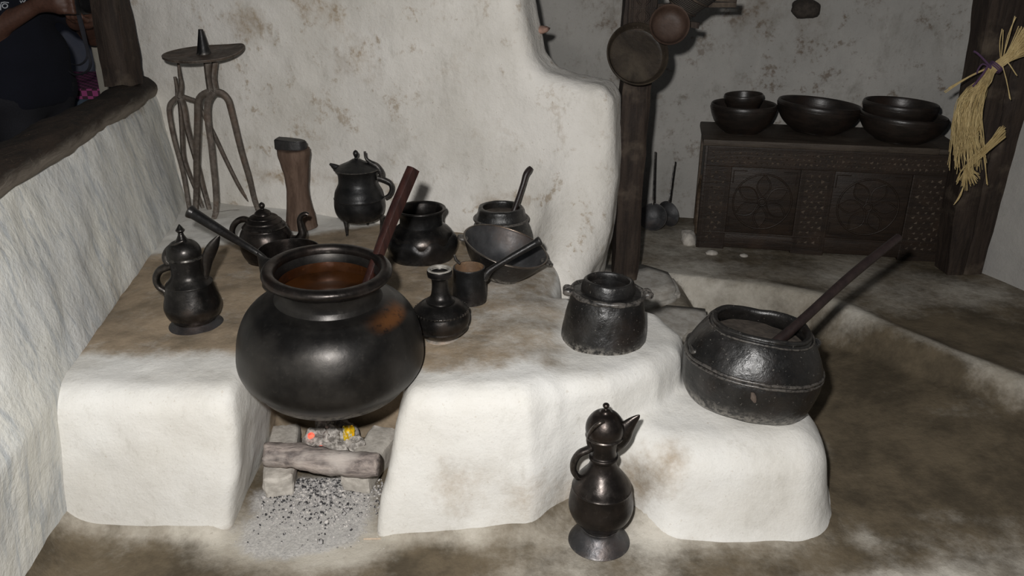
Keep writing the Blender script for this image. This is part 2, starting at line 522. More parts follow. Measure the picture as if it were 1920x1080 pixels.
def m_wrapper():
    t = NT('yellow_foil_wrapper')
    n = t.noise(45, 2, .5)
    return t.out(t.mix(t.ramp(n, .55, .6), lin(.80, .58, .03), lin(.75, .72, .55)), .22, .35, None, .6)
M['wrapper'] = m_wrapper()

def m_ember():
    t = NT('glowing_ember')
    n = t.noise(70, 3, .6)
    t.b.inputs['Emission Strength'].default_value = 1.3
    t.link(t.mix(t.ramp(n, .35, .6), lin(1, .02, .02), lin(1, .16, .09)), t.b.inputs['Emission Color'])
    return t.out(lin(.3, .05, .03), .9)
M['ember'] = m_ember()

def m_gingham():
    t = NT('pink_gingham')
    ch = t.n.new('ShaderNodeTexChecker'); ch.inputs['Scale'].default_value = 36
    t.link(t.co, ch.inputs['Vector'])
    ch.inputs['Color1'].default_value = lin(.30, .05, .17); ch.inputs['Color2'].default_value = lin(.05, .015, .03)
    return t.out(ch.outputs['Color'], .9)
M['gingham'] = m_gingham()

def m_weave():
    t = NT('dark_basket_weave')
    w = t.n.new('ShaderNodeTexWave'); w.wave_type = 'BANDS'; w.bands_direction = 'Z'
    w.inputs['Scale'].default_value = 55; w.inputs['Distortion'].default_value = 3.5; w.inputs['Detail'].default_value = 3
    t.link(t.co, w.inputs['Vector'])
    c = t.mix(t.ramp(w.outputs['Fac'], .3, .8), lin(.025, .02, .016), lin(.075, .06, .048))
    return t.out(c, .8, 0, t.bump(w.outputs['Fac'], .7, .01))
M['weave'] = m_weave()

# ------------------------------------------------------------------ the setting
WS = -.37                                   # slope of the back wall in plan
def back_y(x): return 3.60 + WS * (x + 1.367)
def left_x(y, z): return -1.20 - .176 * (y - 1.84) - .20 * max(z - .43, 0) - .12 * max(.43 - z, 0)
def far_y(x): return 4.12 - .20 * (x - .9)

polyA = [(-1.265, 1.80), (-1.0, 1.79), (-.4, 1.79), (.05, 1.80), (.14, 1.86), (.17, 2.1), (.16, 2.45), (.20, 2.80), (.24, 3.03), (-1.40, 3.64), (-1.60, 3.68)]
polyB = [(.05, 1.86), (.16, 1.87), (.28, 1.90), (.42, 1.99), (.51, 2.10), (.545, 2.22), (.50, 2.38), (.36, 2.48), (.10, 2.52)]
polyC = [(.13, 1.92), (.30, 1.885), (.36, 1.82), (.44, 1.78), (.81, 1.79), (.875, 1.84), (.90, 2.00), (.88, 2.22), (.76, 2.44), (.50, 2.50), (.15, 2.40)]

def hearth():
    h = .0115
    lo, hi = (-1.82, 1.70, -.06), (1.0, 3.85, .52)
    x, y, z = grid(lo, hi, h)
    x2, y2 = x[:, :, 0], y[:, :, 0]
    wob = fbm(x, y, z, 3.0, 2, 3)
    dA, dB, dC = ((poly_sd(x2, y2, inset(p, q)) - q)[:, :, None] for p, q in ((polyA, .035), (polyB, .06), (polyC, .09)))
    batt = (z - .2) * .08                     # faces lean back a little
    fA = extr(dA + batt * 1.3, z - .43, .062)
    fB = extr(dB + batt, z - .418, .05)
    flare = -.022 * np.exp(-np.maximum(z, 0) / .03)
    fC = extr(dC + batt * 1.6 + flare, z - .272, .095)
    f = smin(smin(fA, fB, .035), fC, .03)
    xc = -.575 + .065 * z / .43
    hw = .205 + .02 * sstep(.30, .43, z)
    d2 = np.maximum(np.abs(x - xc) - hw, y - (2.24 + 0 * z))
    d2 = d2 + 0 * f
    f = smax(f, -(d2 - .0), .045)
    # hollow for the ewer between the two front blocks
    rec = np.sqrt(((x - .24) / 1.0) ** 2 + ((y - 1.72) / 1.1) ** 2 + (z * .25) ** 2) - .155
    f = smax(f, -rec, .05)
    f = f + wob * .010 + vnoise(x, y, z, 11, 8) * .0045 + vnoise(x, y, z, 26, 9) * .0016
    vs, fs = surface_nets(f, lo, h)
    X, Y, Z = vs.T
    wig = fbm(X, Y, Z, 3.2, 3, 21)
    top = sstep(.385, .415, Z)
    back = sstep(1.90, 2.05, Y + wig * .08 + .04 * sstep(-.35, -.2, X) - .08 * sstep(-.05, .12, X))
    ledge = sstep(.12, .22, X + wig * .05) * sstep(2.62, 2.40, Y)
    mud = top * back * (1 - .95 * ledge) * (.80 - .22 * sstep(-.35, .05, X))
    # strip of bare mud behind the back row
    mud = mud * (1 - .85 * sstep(-.02, .10, Y - (3.17 + .45 * (X + .6)) + wig * .05) * sstep(-.15, -.35, X))
    # stains: in the hollow behind the ewer, on the front of the right block, in the fire opening
    blob = lambda cx, cy, cz, r: np.exp(-(((X-cx)**2 + (Y-cy)**2 + ((Z-cz)*.8)**2) / r**2))
    mud = np.maximum(mud, .62 * blob(.37, 1.85, .14, .10) + .45 * blob(.45, 1.83, .21, .06))
    mud = np.maximum(mud, .62 * blob(.20, 1.86, .06, .11))
    mud = np.maximum(mud, .36 * blob(-.14, 1.78, .14, .13) + .35 * blob(.06, 1.8, .12, .1))
    mud = np.maximum(mud, .62 * blob(.10, 2.0, .42, .07) * top)
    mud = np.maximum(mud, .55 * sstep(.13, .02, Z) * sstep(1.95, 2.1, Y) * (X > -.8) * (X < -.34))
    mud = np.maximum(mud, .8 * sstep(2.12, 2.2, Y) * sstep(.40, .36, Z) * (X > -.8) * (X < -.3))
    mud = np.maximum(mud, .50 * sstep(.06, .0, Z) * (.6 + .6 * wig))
    me = mesh_np('hearth', vs, fs, {'mud': mud})
    o = link('hearth', me, M['hearth'])
    return tag(o, 'whitewashed mud hearth platform with fire opening and lower rounded blocks', 'hearth')
hearth_o = hearth()

raised = [(.30, 4.7), (.30, 3.34), (.70, 3.30), (.84, 3.23), (1.05, 3.13), (1.25, 3.01), (1.40, 2.72), (1.66, 2.31), (1.9, 1.98), (2.3, 1.6), (3.4, 1.2), (3.4, 4.7)]
def floor_h(x, y):
    d = poly_sd(x, y, raised)
    d = d + fbm(x, y, 0*x, 3, 2, 5) * .02
    low = .105 * sstep(.95, 1.75, x) * sstep(1.4, 2.5, y)
    m = sstep(.035, -.02, d)
    hh = low + (.165 - low) * m
    hh = hh + .016 * np.exp(-((d + .055) / .045) ** 2) * sstep(.9, 1.3, x)
    terr = sstep(.10, -.05, np.maximum(np.abs(x - .45) - .30, np.abs(y - 2.95) - .42))
    hh = np.maximum(hh, .155 * terr)
    dh = np.minimum(np.minimum(poly_sd(x, y, polyA), poly_sd(x, y, polyB)), poly_sd(x, y, polyC))
    pit = sstep(.26, .20, np.abs(x + .575)) * sstep(2.35, 2.25, y)
    hh = hh + .045 * np.exp(-np.maximum(dh, 0) / .028) * (1 - pit) * sstep(0.0, .03, 1.0 - np.exp(-((x-.24)**2 + (y-1.74)**2) / .02))
    dl = x - (-1.25 - .176 * (y - 1.84))
    hh = hh + .10 * np.exp(-np.maximum(dl, 0) / .05) * sstep(1.85, 1.75, y)
    return hh + fbm(x, y, 0*x, 2.3, 3, 41) * .0055 * sstep(.1, .2, np.hypot(x - .24, y - 1.76)) + .012 * pit * sstep(1.75, 1.95, y)

def blobs(x, y, lst):
    r = 0 * x
    for cx, cy, rx, ry, val in lst:
        r = r + val * np.exp(-(((x-cx)/rx)**2 + ((y-cy)/ry)**2))
    return r

def floor():
    st = .0135
    xs, ys = np.arange(-2.0, 3.3, st), np.arange(.3, 4.6, st)
    x, y = np.meshgrid(xs, ys, indexing='ij')
    x = x.astype(np.float32); y = y.astype(np.float32)
    z = floor_h(x, y)
    wig = fbm(x, y, 0*x, 2.6, 4, 61)
    d = poly_sd(x, y, raised)
    mud = .66 + .26 * wig
    mud = mud + blobs(x, y, [
        (1.18, 2.45, .35, .45, .5), (1.0, 2.02, .20, .28, .35), (1.55, 2.05, .4, .3, .35), (1.25, 1.95, .3, .2, .3),
        (-1.0, 1.68, .20, .09, .25), (-.18, 1.66, .18, .07, .45), (.45, 1.62, .3, .08, .25), (.9, 1.68, .15, .12, .25),
        (-.62, 1.75, .28, .12, -.75), (-.45, 1.70, .10, .06, -.5), (-1.25, 1.75, .1, .1, -.2),
        (.95, 2.15, .10, .10, -.45), (.92, 2.25, .12, .10, -.3), (1.15, 1.86, .13, .045, -.4), (1.0, 1.56, .2, .07, -.85), (.98, 1.80, .05, .12, -.4), (1.35, 1.83, .2, .05, -.35),
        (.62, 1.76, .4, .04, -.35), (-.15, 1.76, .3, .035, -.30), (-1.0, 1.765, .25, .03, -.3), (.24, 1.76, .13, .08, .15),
        (1.45, 3.45, .5, .2, -.12), (.9, 3.35, .3, .1, -.2), (1.9, 2.8, .4, .35, .15)])
    mud = mud - .55 * np.exp(-((d + .045) / .04) ** 2) * sstep(.8, 1.3, x) - .35 * np.exp(-((d - .01) / .05) ** 2) * sstep(1.6, 1.1, x)
    nx, ny = x.shape
    idx = np.arange(nx * ny).reshape(nx, ny)
    fs = np.stack([idx[:-1, :-1], idx[1:, :-1], idx[1:, 1:], idx[:-1, 1:]], -1).reshape(-1, 4)
    vs = np.stack([x, y, z], -1).reshape(-1, 3)
    ash = blobs(x, y, [(-.57, 1.90, .20, .16, 1.0), (-.57, 1.78, .17, .08, .6), (-.70, 1.70, .12, .07, .35)])
    ash = ash * sstep(-.10, .0, np.abs(x + .55) * 0 + 1)
    me = mesh_np('floor', vs, fs, {'mud': np.clip(mud, 0, 1).ravel(), 'ash': np.clip(ash, 0, 1).ravel()})
    return struct(link('floor', me, M['floor']))
floor_o = floor()

def partition():
    h = .016
    lo, hi = (-1.80, 2.60, -.02), (.62, 4.15, 2.30)
    x, y, z = grid(lo, hi, h)
    ln = math.hypot(1, WS); ex, ey = 1/ln, WS/ln
    s = (x + 1.367) * ex + (y - 3.60) * ey                # along the wall
    n = -((x + 1.367) * ey * -1 + (y - 3.60) * -ex) * -1  # distance behind the face
    n = (x + 1.367) * -ey + (y - 3.60) * ex
    prof_ = [(-.6, -.2), (-.6, 2.28), (1.42, 2.28), (1.445, 1.7), (1.465, 1.42), (1.49, 1.27), (1.525, 1.13), (1.575, 1.075), (1.66, 1.055), (1.80, 1.035), (1.845, .99), (1.865, .85), (1.84, .5), (1.80, .2), (1.80, -.2)]
    S = np.linspace(-.8, 2.3, 160, dtype=np.float32)[:, None]; Zg = z[0, 0, :][None, :]
    tab = poly_sd(S + 0 * Zg, Zg + 0 * S, prof_)
    fi = np.clip((s[:, :, 0] + .8) / 3.1 * 159, 0, 158.999)
    i0 = fi.astype(int); w = (fi - i0)[:, :, None]
    d2 = tab[i0] * (1 - w) + tab[i0 + 1] * w
    r = .06
    dn = np.maximum(-n - .04 * np.exp(-((z - .45) / .10) ** 2) - .03 * sstep(1.0, .5, z), n - .25)
    f = extr(d2, dn, r)
    # swelling at the foot of the free end
    el = np.sqrt(((x - .22) / .20) ** 2 + ((y - 2.93) / .17) ** 2 + ((z - .36) / .24) ** 2) - 1
    f = smin(f, capsule(x, y, z, (.27, 3.03, .66), (.175, 2.82, .32), .04, .115), .17)
    f = f + fbm(x, y, z, 2.4, 3, 31) * .012 + vnoise(x, y, z, 9, 33) * .006 + vnoise(x, y, z, 20, 34) * .0025
    vs, fs = surface_nets(f, lo, h)
    X, Y, Z = vs.T
    wig = fbm(X, Y, Z, 3.5, 3, 71)
    S_ = (X + 1.367) * ex + (Y - 3.6) * ey
    mud = .44 * np.exp(-((Z - .56 - .04 * wig) / .06) ** 2) * (S_ < 1.55) * sstep(-.1, .5, wig + .25)
    mud = np.maximum(mud, .40 * sstep(1.02, 1.10, Z + .1*wig) * sstep(.40, .0, np.abs(S_ - .55 - .3 * wig)) )
    mud = np.maximum(mud, .48 * np.exp(-(((S_ - .28) / .16) ** 2 + ((Z - 1.22) / .12) ** 2)))
    mud = np.maximum(mud, .5 * sstep(1.25, 1.5, Z + .12 * wig) * sstep(.25, .05, S_))
    mud = np.maximum(mud, .35 * np.exp(-(((S_ - 1.48) / .10) ** 2 + ((Z - .58) / .08) ** 2)))
    me = mesh_np('wall_back', vs, fs, {'mud': mud})
    return struct(link('wall_back', me, M['back']))
wall_back = partition()

def left_wall():
    h = .0145
    lo, hi = (-1.98, .55, -.02), (-.85, 3.78, 1.0)
    x, y, z = grid(lo, hi, h)
    inner = -1.20 - .176 * (y - 1.84) - .20 * np.maximum(z - .43, 0) - .12 * np.maximum(.43 - z, 0)
    d2 = np.maximum((x - inner) * .96, (inner - .17 - x) * .96)
    d2 = np.maximum(d2, y - 3.74 + 0 * d2)
    top = .925 + 0 * y
    f = extr(d2, z - top, .035)
    f = f + fbm(x, y, z, 2.2, 3, 51) * .012 + vnoise(x, y, z, 12, 53) * .0045
    vs, fs = surface_nets(f, lo, h)
    X, Y, Z = vs.T
    wig = fbm(X, Y, Z, 4, 3, 91)
    mud = .5 * sstep(.16, .03, Z + .05 * wig) + .30 * np.exp(-((Z - .45) / .05) ** 2)
    mud = np.maximum(mud, .42 * sstep(.82, .9, Z + .04 * wig) * sstep(2.4, 3.2, Y))
    return struct(link('wall_left', mesh_np('wall_left', vs, fs, {'mud': mud}), M['left']))
wall_left = left_wall()

def panel(name, p0, p1, z0, z1, mat, thick=.2, res=.03, amp=.012, seed=1, mudf=None, lean=0.0):
    p0, p1 = V(p0 + (0,)), V(p1 + (0,))
    L = (p1 - p0).length; e = (p1 - p0) / L; n = V((e.y, -e.x, 0))
    ns, nz = int(L / res) + 1, int((z1 - z0) / res) + 1
    s, zz = np.meshgrid(np.linspace(0, L, ns), np.linspace(z0, z1, nz), indexing='ij')
    X = p0.x + e.x * s; Y = p0.y + e.y * s
    off = fbm(X, Y, zz, 2.0, 3, seed) * amp + vnoise(X, Y, zz, 11, seed + 5) * amp * .25 + lean * zz
    F = np.stack([X + n.x * off, Y + n.y * off, zz], -1).reshape(-1, 3)
    B = np.stack([X - n.x * thick, Y - n.y * thick, zz], -1).reshape(-1, 3)
    idx = np.arange(ns * nz).reshape(ns, nz)
    q = lambda I: np.stack([I[:-1, :-1], I[1:, :-1], I[1:, 1:], I[:-1, 1:]], -1).reshape(-1, 4)
    N = ns * nz
    fs = [q(idx), q(idx + N)[:, ::-1]]
    for a in (idx[0, :], idx[-1, :], idx[:, 0], idx[:, -1]):
        fs.append(np.stack([a[:-1], a[1:], a[1:] + N, a[:-1] + N], -1))
    vs = np.concatenate([F, B]); fs = np.concatenate(fs)
    mud = np.zeros(len(vs)) if mudf is None else mudf(*vs.T)
    o = link(name, mesh_np(name, vs, fs, {'mud': mud}), mat)
    bm = bmesh.new(); bm.from_mesh(o.data); bmesh.ops.recalc_face_normals(bm, faces=bm.faces[:]); bm.to_mesh(o.data); bm.free()
    return struct(o)
wall_far = panel('wall_far', (-.25, far_y(-.25)), (2.75, far_y(2.75)), -.02, 2.3, M['far'], seed=81,
                 mudf=lambda x, y, z: .16 + .20 * fbm(x, y, z * .5, 3.5, 3, 9) + .12 * sstep(.9, 1.2, z))
wall_right = panel('wall_right', (2.05, 3.42), (2.86, 1.2), -.02, 2.3, M['right'], seed=85, thick=.25,
                   mudf=lambda x, y, z: .35 * sstep(.30, .17, z))

# what lies beyond the opening over the left wall
struct(panel('wall_outside', (-4.2, 5.3), (-1.7, 5.3), 0, 2.3, M['peel'], seed=87, amp=.006))
outside_floor = struct(obj('floor_outside', box(bmesh.new(), (-4.4, .6, -.06), (-1.86, 5.3, 0)), m_simple('outside_ground', lin(.12, .10, .08), .95), smooth=False))
jb = bmesh.new(); box(jb, (-2.03, 3.98, 0), (-1.86, 4.12, 2.3), .02); jitter(jb, .01, 5, 3)
struct(obj('wall_jamb', jb, M['jamb']))

trees = []
dg = bpy.context.evaluated_depsgraph_get()
for o in (hearth_o, floor_o):
    trees.append(BVHTree.FromObject(o, dg))
def ground(x, y, r=0.0, zmax=1.2):
    best = []
    for dx, dy in ((0, 0), (r, 0), (-r, 0), (0, r), (0, -r)):
        zs = [h[0].z for t in trees for h in (t.ray_cast(V((x + dx, y + dy, zmax)), V((0, 0, -1))),) if h[0] is not None]
        if zs: best.append(max(zs))
    best.sort()
    return best[len(best) // 2] if best else 0.0

# ------------------------------------------------------------------ cauldron
cx, cy = -.487, 1.946
cz = .385
t = thing('cauldron', 'huge round black cauldron with wide rim holding amber liquid over the fire opening', 'cauldron', (cx - .010, cy + .004, cz), (math.radians(2.2), math.radians(2.6), 0))
outer = [(0, .385), (.12, .3865), (.185, .391), (.200, .397), (.2085, .408), (.221, .424), (.2395, .446), (.2495, .474), (.248, .510), (.241, .553), (.225, .594), (.203, .622), (.180, .637)]
shoulder = [(.180, .637), (.170, .6425), (.153, .648), (.142, .653), (.137, .657), (.133, .668), (.132, .685), (.136, .703), (.148, .712)]
pr = catmull(outer, 5)[:-1] + catmull(shoulder, 4)
inner = [(.150, .716), (.138, .725), (.133, .712), (.129, .695), (.129, .672), (.150, .640), (.20, .595), (.225, .54), (.23, .48), (.17, .41), (0, .40)]
pr = pr + inner
def m_cauldron():
    t_ = NT('cauldron_copper')
    n1 = t_.noise(9, 4, .6); n2 = t_.noise(55, 5, .7)
    c = t_.mix(t_.ramp(n1, .35, .7), lin(.026, .0245, .0235), lin(.052, .048, .044))
    c = t_.mix(t_.math('MULTIPLY', t_.ramp(n2, .55, .78), .3), c, lin(.12, .11, .10))
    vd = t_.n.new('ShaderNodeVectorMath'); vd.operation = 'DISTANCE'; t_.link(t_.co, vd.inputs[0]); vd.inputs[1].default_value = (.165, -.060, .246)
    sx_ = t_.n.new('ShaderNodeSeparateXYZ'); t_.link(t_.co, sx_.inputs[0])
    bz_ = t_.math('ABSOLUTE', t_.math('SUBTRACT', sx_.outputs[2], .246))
    glint_ = t_.math('MULTIPLY', t_.math('MULTIPLY', t_.ramp(vd.outputs['Value'], .02, .10, 1, 0), t_.ramp(bz_, .002, .020, 1, 0)), t_.ramp(n2, .28, .50))
    c = t_.mix(glint_, c, lin(.36, .15, .055))  # orange reflection glint along the right shoulder, painted into the colour
    g = t_.gen_z(); f_ = t_.math('MULTIPLY', t_.ramp(g, .05, .15, 1, 0), t_.ramp(n2, .36, .56))
    c = t_.mix(t_.math('MULTIPLY', f_, .7), c, lin(.27, .25, .22))
    h_ = t_.math('ADD', n1, t_.math('MULTIPLY', n2, .3))
    return t_.out(c, t_.ramp(n1, .3, .7, .36, .46), .85, t_.bump(h_, .14, .008), .5)
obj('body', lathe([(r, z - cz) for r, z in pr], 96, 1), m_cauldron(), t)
rim = [(.140, .706), (.152, .709), (.163, .716), (.168, .725), (.165, .735), (.155, .7405), (.143, .740), (.136, .733), (.1345, .722), (.138, .712), (.140, .706)]
obj('rim', lathe([(r, z - cz) for r, z in rim], 96, 3), M['soot_brown'], t, 'all')
lin_ = [(.1285, .697), (.1282, .690), (.1284, .66)]
obj('lining', lathe([(.1278, .697 - cz), (.1276, .672 - cz), (.149, .640 - cz), (.15, .636 - cz)], 96, 1), M['lining'], t)
liq = bmesh.new(); lathe([(0, .668 - cz), (.1275, .668 - cz), (.1277, .662 - cz), (0, .655 - cz)], 96, 1, liq)
obj('liquid', liq, M['liquid'], t)

def stick(name, label, a, b, ra, rb, mat, over=0.0, group=None, flat=.8, square=False, bend=.006, cat='stick', extra=None):
    a, b = V(a), V(b)
    o = thing(name, label, cat, a, group=group)
    d = b - a; sd = d.cross(V((0, 0, 1))).normalized()
    n = 9
    pts, rad = [], []
    for i in range(n):
        s = i / (n - 1)
        pts.append(d * s + sd * (bend * math.sin(s * 7.0)) )
        rad.append((ra + (rb - ra) * s) * (1 + .05 * math.sin(9 * s + 1)))
    if extra:
        for p, r in extra: pts.append(V(p) - a); rad.append(r)
    bm = tube(pts, rad, 14, 4, flat=flat, square=square)
    obj('shaft', bm, mat, o)
    return o
A, Bp = at(690, 528, z=.668), at(774, 316, Y=2.16)
A2 = A + (A - Bp) * .55
stick('stirring_stick', 'thick reddish wooden stirring stick with square end standing in the big cauldron', A2, Bp, .0135, .0175, M['stick'], square=True, flat=.8, bend=.003)

# ------------------------------------------------------------------ ewers
def ewer(name, label, u, v, Y, z, rows_body, rows_foot, rows_lid, knob, handle, spout, mats, hinge, group, cat='jug'):
    p = at(u, v, Y=Y)
    base = V((p.x, p.y, ground(p.x, p.y, .03) if z is None else z))
    z0 = base.z
    t = thing(name, label, cat, base, group=group)
    obj('body', lathe(prof(Y, rows_body, z0), 64, 4), mats[0], t)
    if rows_foot: obj('foot', lathe(prof(Y, rows_foot, z0), 64, 3), mats[1], t)
    ld = obj('lid', lathe(prof(Y, rows_lid, z0), 64, 4), mats[0], t)
    obj('finial', lathe(prof(Y, knob, z0), 24, 3), mats[0], ld)
    L = lambda q: at(q[0], q[1], Y=Y + (q[3] if len(q) > 3 else 0)) - base
    sc = depth(base) / FPX
    obj('handle', tube([L(q) for q in handle], [q[2] * sc for q in handle], 12, 6, flat=1.3), mats[0], t)
    obj('spout', tube([L(q) for q in spout], [q[2] * sc for q in spout], 16, 5, flat=.6), mats[0], t)
    if hinge: obj('hinge', tube([L(q) for q in hinge], [q[2] * sc for q in hinge], 10, 5), mats[0], t)
    return t, base

ewer('ewer', 'tall dark ewer on a flared foot standing on the floor before the hearth', 1123, 1012, 1.759, None,
     [(990, 0), (989, 30), (982, 35), (971, 46), (959, 56), (946, 60.5), (932, 59.3), (914, 56), (911, 56.2), (909, 54.6), (900, 49.5), (889, 40), (878, 30), (868, 25), (862, 24), (859, 25), (857, 28), (853, 28), (850, 24), (840, 24), (828, 27), (818, 30), (815, 28), (815, 0)],
     [(1016, 0), (1016, 57), (1012, 58.5), (1010, 57), (1003, 50), (995, 40), (988, 34), (984, 33), (984, 0)],
     [(818, 0), (818, 31), (816, 36), (813, 34), (810, 35.5), (803, 36.5), (793, 35), (783, 29), (776, 21), (773, 12), (769, 8), (766, 0)],
     [(770, 7), (767, 3.5), (765, 3), (763, 5.5), (760, 6.5), (757, 4.5), (755.5, 0)],
     [(1118, 832, 6, 0), (1104, 842, 6.5), (1087, 850, 6.5), (1077, 864, 6.5), (1075, 880, 6), (1082, 893, 5.5), (1092, 900, 5)],
     [(1146, 846, 9), (1155, 832, 17), (1165, 816, 19), (1174, 803, 15), (1185, 791, 10), (1195, 782, 5), (1199, 778, 1.5)],
     [M['soot_brown'], M['tin']], [(1133, 790, 2.5, -.040), (1124, 794, 3.2, -.045), (1113, 802, 3.5, -.040), (1106, 813, 4, -.025), (1104, 826, 5, -.005), (1109, 838, 6)], 'metal ewers with hinged lids')

ewer('ewer', 'dark lidded ewer with pointed finial standing by the grey left wall', 368, 609, 2.234, None,
     [(600, 0), (599, 34), (594, 40), (586, 47), (574, 51), (565, 50.5), (552, 47), (540, 44), (531, 42), (530, 42.6), (528, 41), (522, 35), (515, 30), (507, 28.5), (494, 28.5), (484, 29.5), (480, 28), (480, 0)],
     [(612, 0), (612, 51), (609, 52), (607, 50), (602, 42), (596, 33), (594, 32), (594, 0)],
     [(484, 0), (484, 29.5), (482, 31), (479, 30), (474, 31), (466, 30), (459, 26), (454, 20), (452, 13), (450, 11), (445, 8), (440, 5.5), (436, 4.5), (436, 0)],
     [(441, 4.5), (437, 4), (434, 7), (431.5, 8.5), (428, 6), (422, 2), (420, 0)],
     [(340, 495, 8), (318, 499, 7.5), (300, 507, 7), (293, 522, 6.5), (298, 537, 6), (311, 546, 6), (316, 556, 7), (322, 556, 5)],
     [(387, 522, 4), (388, 507, 7), (389, 491, 10), (393, 475, 12.5), (400, 460, 11), (407, 448, 6), (411, 442, 2)],
     [M['soot'], M['tin']], [(343, 452, 2.5, -.025), (333, 456, 3.5, -.028), (320, 463, 5, -.015), (312, 473, 6), (311, 485, 7), (317, 493, 7.5), (325, 496, 7)], 'metal ewers with hinged lids')

# ------------------------------------------------------------------ teapot behind
Y = 2.785
p = at(504, 489, Y=Y); base = V((p.x, p.y, ground(p.x, p.y, .03))); z0 = base.z; sc = depth(base) / FPX
t = thing('teapot', 'squat dark teapot with stepped lid and curved spout behind the long handled saucepan', 'teapot', base)
obj('body', lathe(prof(Y, [(490, 0), (490, 34), (485, 38), (472, 45), (456, 49), (445, 48.5), (434, 45), (426, 40), (422, 36), (422, 0)], z0), 64, 4), M['soot_brown'], t)
ld = obj('lid', lathe(prof(Y, [(425, 0), (424, 38), (421, 38.5), (418, 36), (415, 33), (414, 33.5), (411, 30), (408, 26), (407, 26.5), (404, 22), (402, 16), (401, 16), (397, 13.5), (394, 9), (392, 5), (391, 0)], z0), 64, 3), M['soot_brown'], t)
obj('knob', lathe(prof(Y, [(393, 5), (391, 3.2), (389, 4.5), (385.5, 5.8), (382, 4.6), (379.5, 1.5), (379, 0)], z0), 24, 3), M['soot_brown'], ld)
L = lambda u, v, dY=0: at(u, v, Y=Y + dY) - base
obj('handle', tube([L(468, 413, -.02), (L(456, 411)), L(444, 416), L(436, 428), L(437, 442), L(447, 452), L(459, 456)], [.010, .012, .0115, .011, .010, .010, .009], 12, 5), M['soot_brown'], t)
obj('spout', tube([L(545, 452), L(560, 450), L(567, 438), L(564, 424), L(562, 412), L(566, 404), L(573, 401), L(578, 403)], [.022, .020, .016, .0125, .0105, .0095, .009, .008], 14, 5), M['soot_brown'], t)

# ------------------------------------------------------------------ saucepans with long tubular handles
def saucepan(label, u, vb, Y, rows, inside, handle, lug, inmat):
    p = at(u, vb, Y=Y); base = V((p.x, p.y, ground(p.x, p.y, .03))); z0 = base.z
    t = thing('saucepan', label, 'saucepan', base, group='saucepans with tubular handles')
    P = prof(Y, rows, z0)
    top = P[-1]
    inn = [(top[0] - .004, top[1]), (top[0] - .0055, top[1] - .01), (P[len(P)//2][0] - .006, P[len(P)//2][1]), (P[2][0] - .012, .02), (0, .016)]
    obj('pan', lathe(P + inn[:1], 64, 3), M['iron'], t)
    obj('inside', lathe(inn, 64, 1), inmat, t)
    pts = [at(a, b, Y=yy) - base for a, b, r, yy in handle]
    rs = [r for a, b, r, yy in handle]
    h = obj('handle', tube(pts, rs, 20, 4), M['iron'], t)
    # the open end of the tube: a thickened collar with a dark hole
    e = pts[-1]; d = (pts[-1] - pts[-2]).normalized(); r = rs[-1]
    col = bmesh.new()
    col = tube([e - d * .012, e - d * .002, e + d * .004, e + d * .006], [r * 1.02, r * 1.16, r * 1.18, r * .85], 20, 3, col, caps=False)
    col = tube([e + d * .006, e + d * .001], [r * .85, r * .8], 20, 1, col, caps=True)
    obj('collar', col, M['iron'], h)
    if lug:
        obj('lug', tube([at(*q[:2], Y=Y) - base for q in lug], [.004, .0055, .0035], 10, 4), M['iron'], t)
    return t
saucepan('dark saucepan behind the cauldron, its long tubular handle pointing to the left wall', 548, 528, 2.43,
         [(530, 0), (530, 50), (524, 54), (500, 56), (480, 57), (470, 57.5), (466, 57)], None,
         [(500, 488, .0085, 2.40), (488, 478, .0095, 2.40), (470, 466, .0105, 2.405), (425, 439, .0145, 2.43), (372, 406, .0180, 2.45), (357, 397, .0185, 2.455)], None, M['soot_brown'])
saucepan('small black saucepan with a long handle lying in front of the tilted bowl', 881, 563, 2.408,
         [(566, 0), (566, 30), (562, 31.5), (550, 32), (530, 31.5), (515, 31), (504, 30.5), (500, 30)], None,
         [(906, 522, .016, 2.40), (914, 511, .0135, 2.40), (925, 502, .0100, 2.402), (960, 481, .0105, 2.41), (1000, 458, .0120, 2.42), (1011, 452, .0125, 2.42)],
         [(862, 494), (855, 487), (852, 478)], M['pan_in'])

# ------------------------------------------------------------------ iron stands in the corner
def bar(parent, name, pts, Ya, Yb, r, mat, zref=None, base=V((0, 0, 0))):
    n = len(pts); out = []
    for i, (u, v) in enumerate(pts):
        s = (v - pts[0][1]) / max(1e-6, pts[-1][1] - pts[0][1])
        out.append(at(u, v, Y=Ya + (Yb - Ya) * s) - base)
    rr = [r * (1 - .25 * i / (n - 1)) for i in range(n)]
    bm = tube(out, rr, 10, 4, flat=1.15, square=True)
    return obj(name, bm, mat, parent)
yj = 3.37
base = V((-1.27, 3.37, ground(-1.27, 3.37)))
t = thing('lamp_stand', 'rusty iron lamp stand with a round dish and upright cone on top', 'stand', base, group='iron stands')
dp = at(383, 103, Y=yj) - base
bm = bmesh.new()
lathe([(0, -.004), (.14, -.002), (.152, .003), (.155, .008), (.150, .010), (.13, .006), (0, .005)], 72, 2, bm,
      deform=lambda q: V((q.x * (1 + .06 * math.cos(2 * math.atan2(q.y, q.x) - .4)), q.y * .95, q.z + .018 * max(0, math.cos(math.atan2(q.y, q.x) - .35)) ** 4 * (q.length / .15) ** 2)))
bmesh.ops.transform(bm, matrix=Matrix.Translation(dp) @ Euler((math.radians(6), math.radians(-1), 0)).to_matrix().to_4x4(), verts=bm.verts[:])
dish = obj('dish', bm, M['rust'], t)
obj('cone', lathe([(0, 0), (.029, 0), (.027, .012), (.018, .055), (.010, .094), (.009, .10), (0, .10)], 32, 2, off=dp), M['iron'], dish)
st_ = bmesh.new()
tube([at(388, 117, Y=yj) - base, at(391, 145, Y=yj) - base, at(395, 172, Y=yj) - base], .012, 10, 4, st_, square=True)
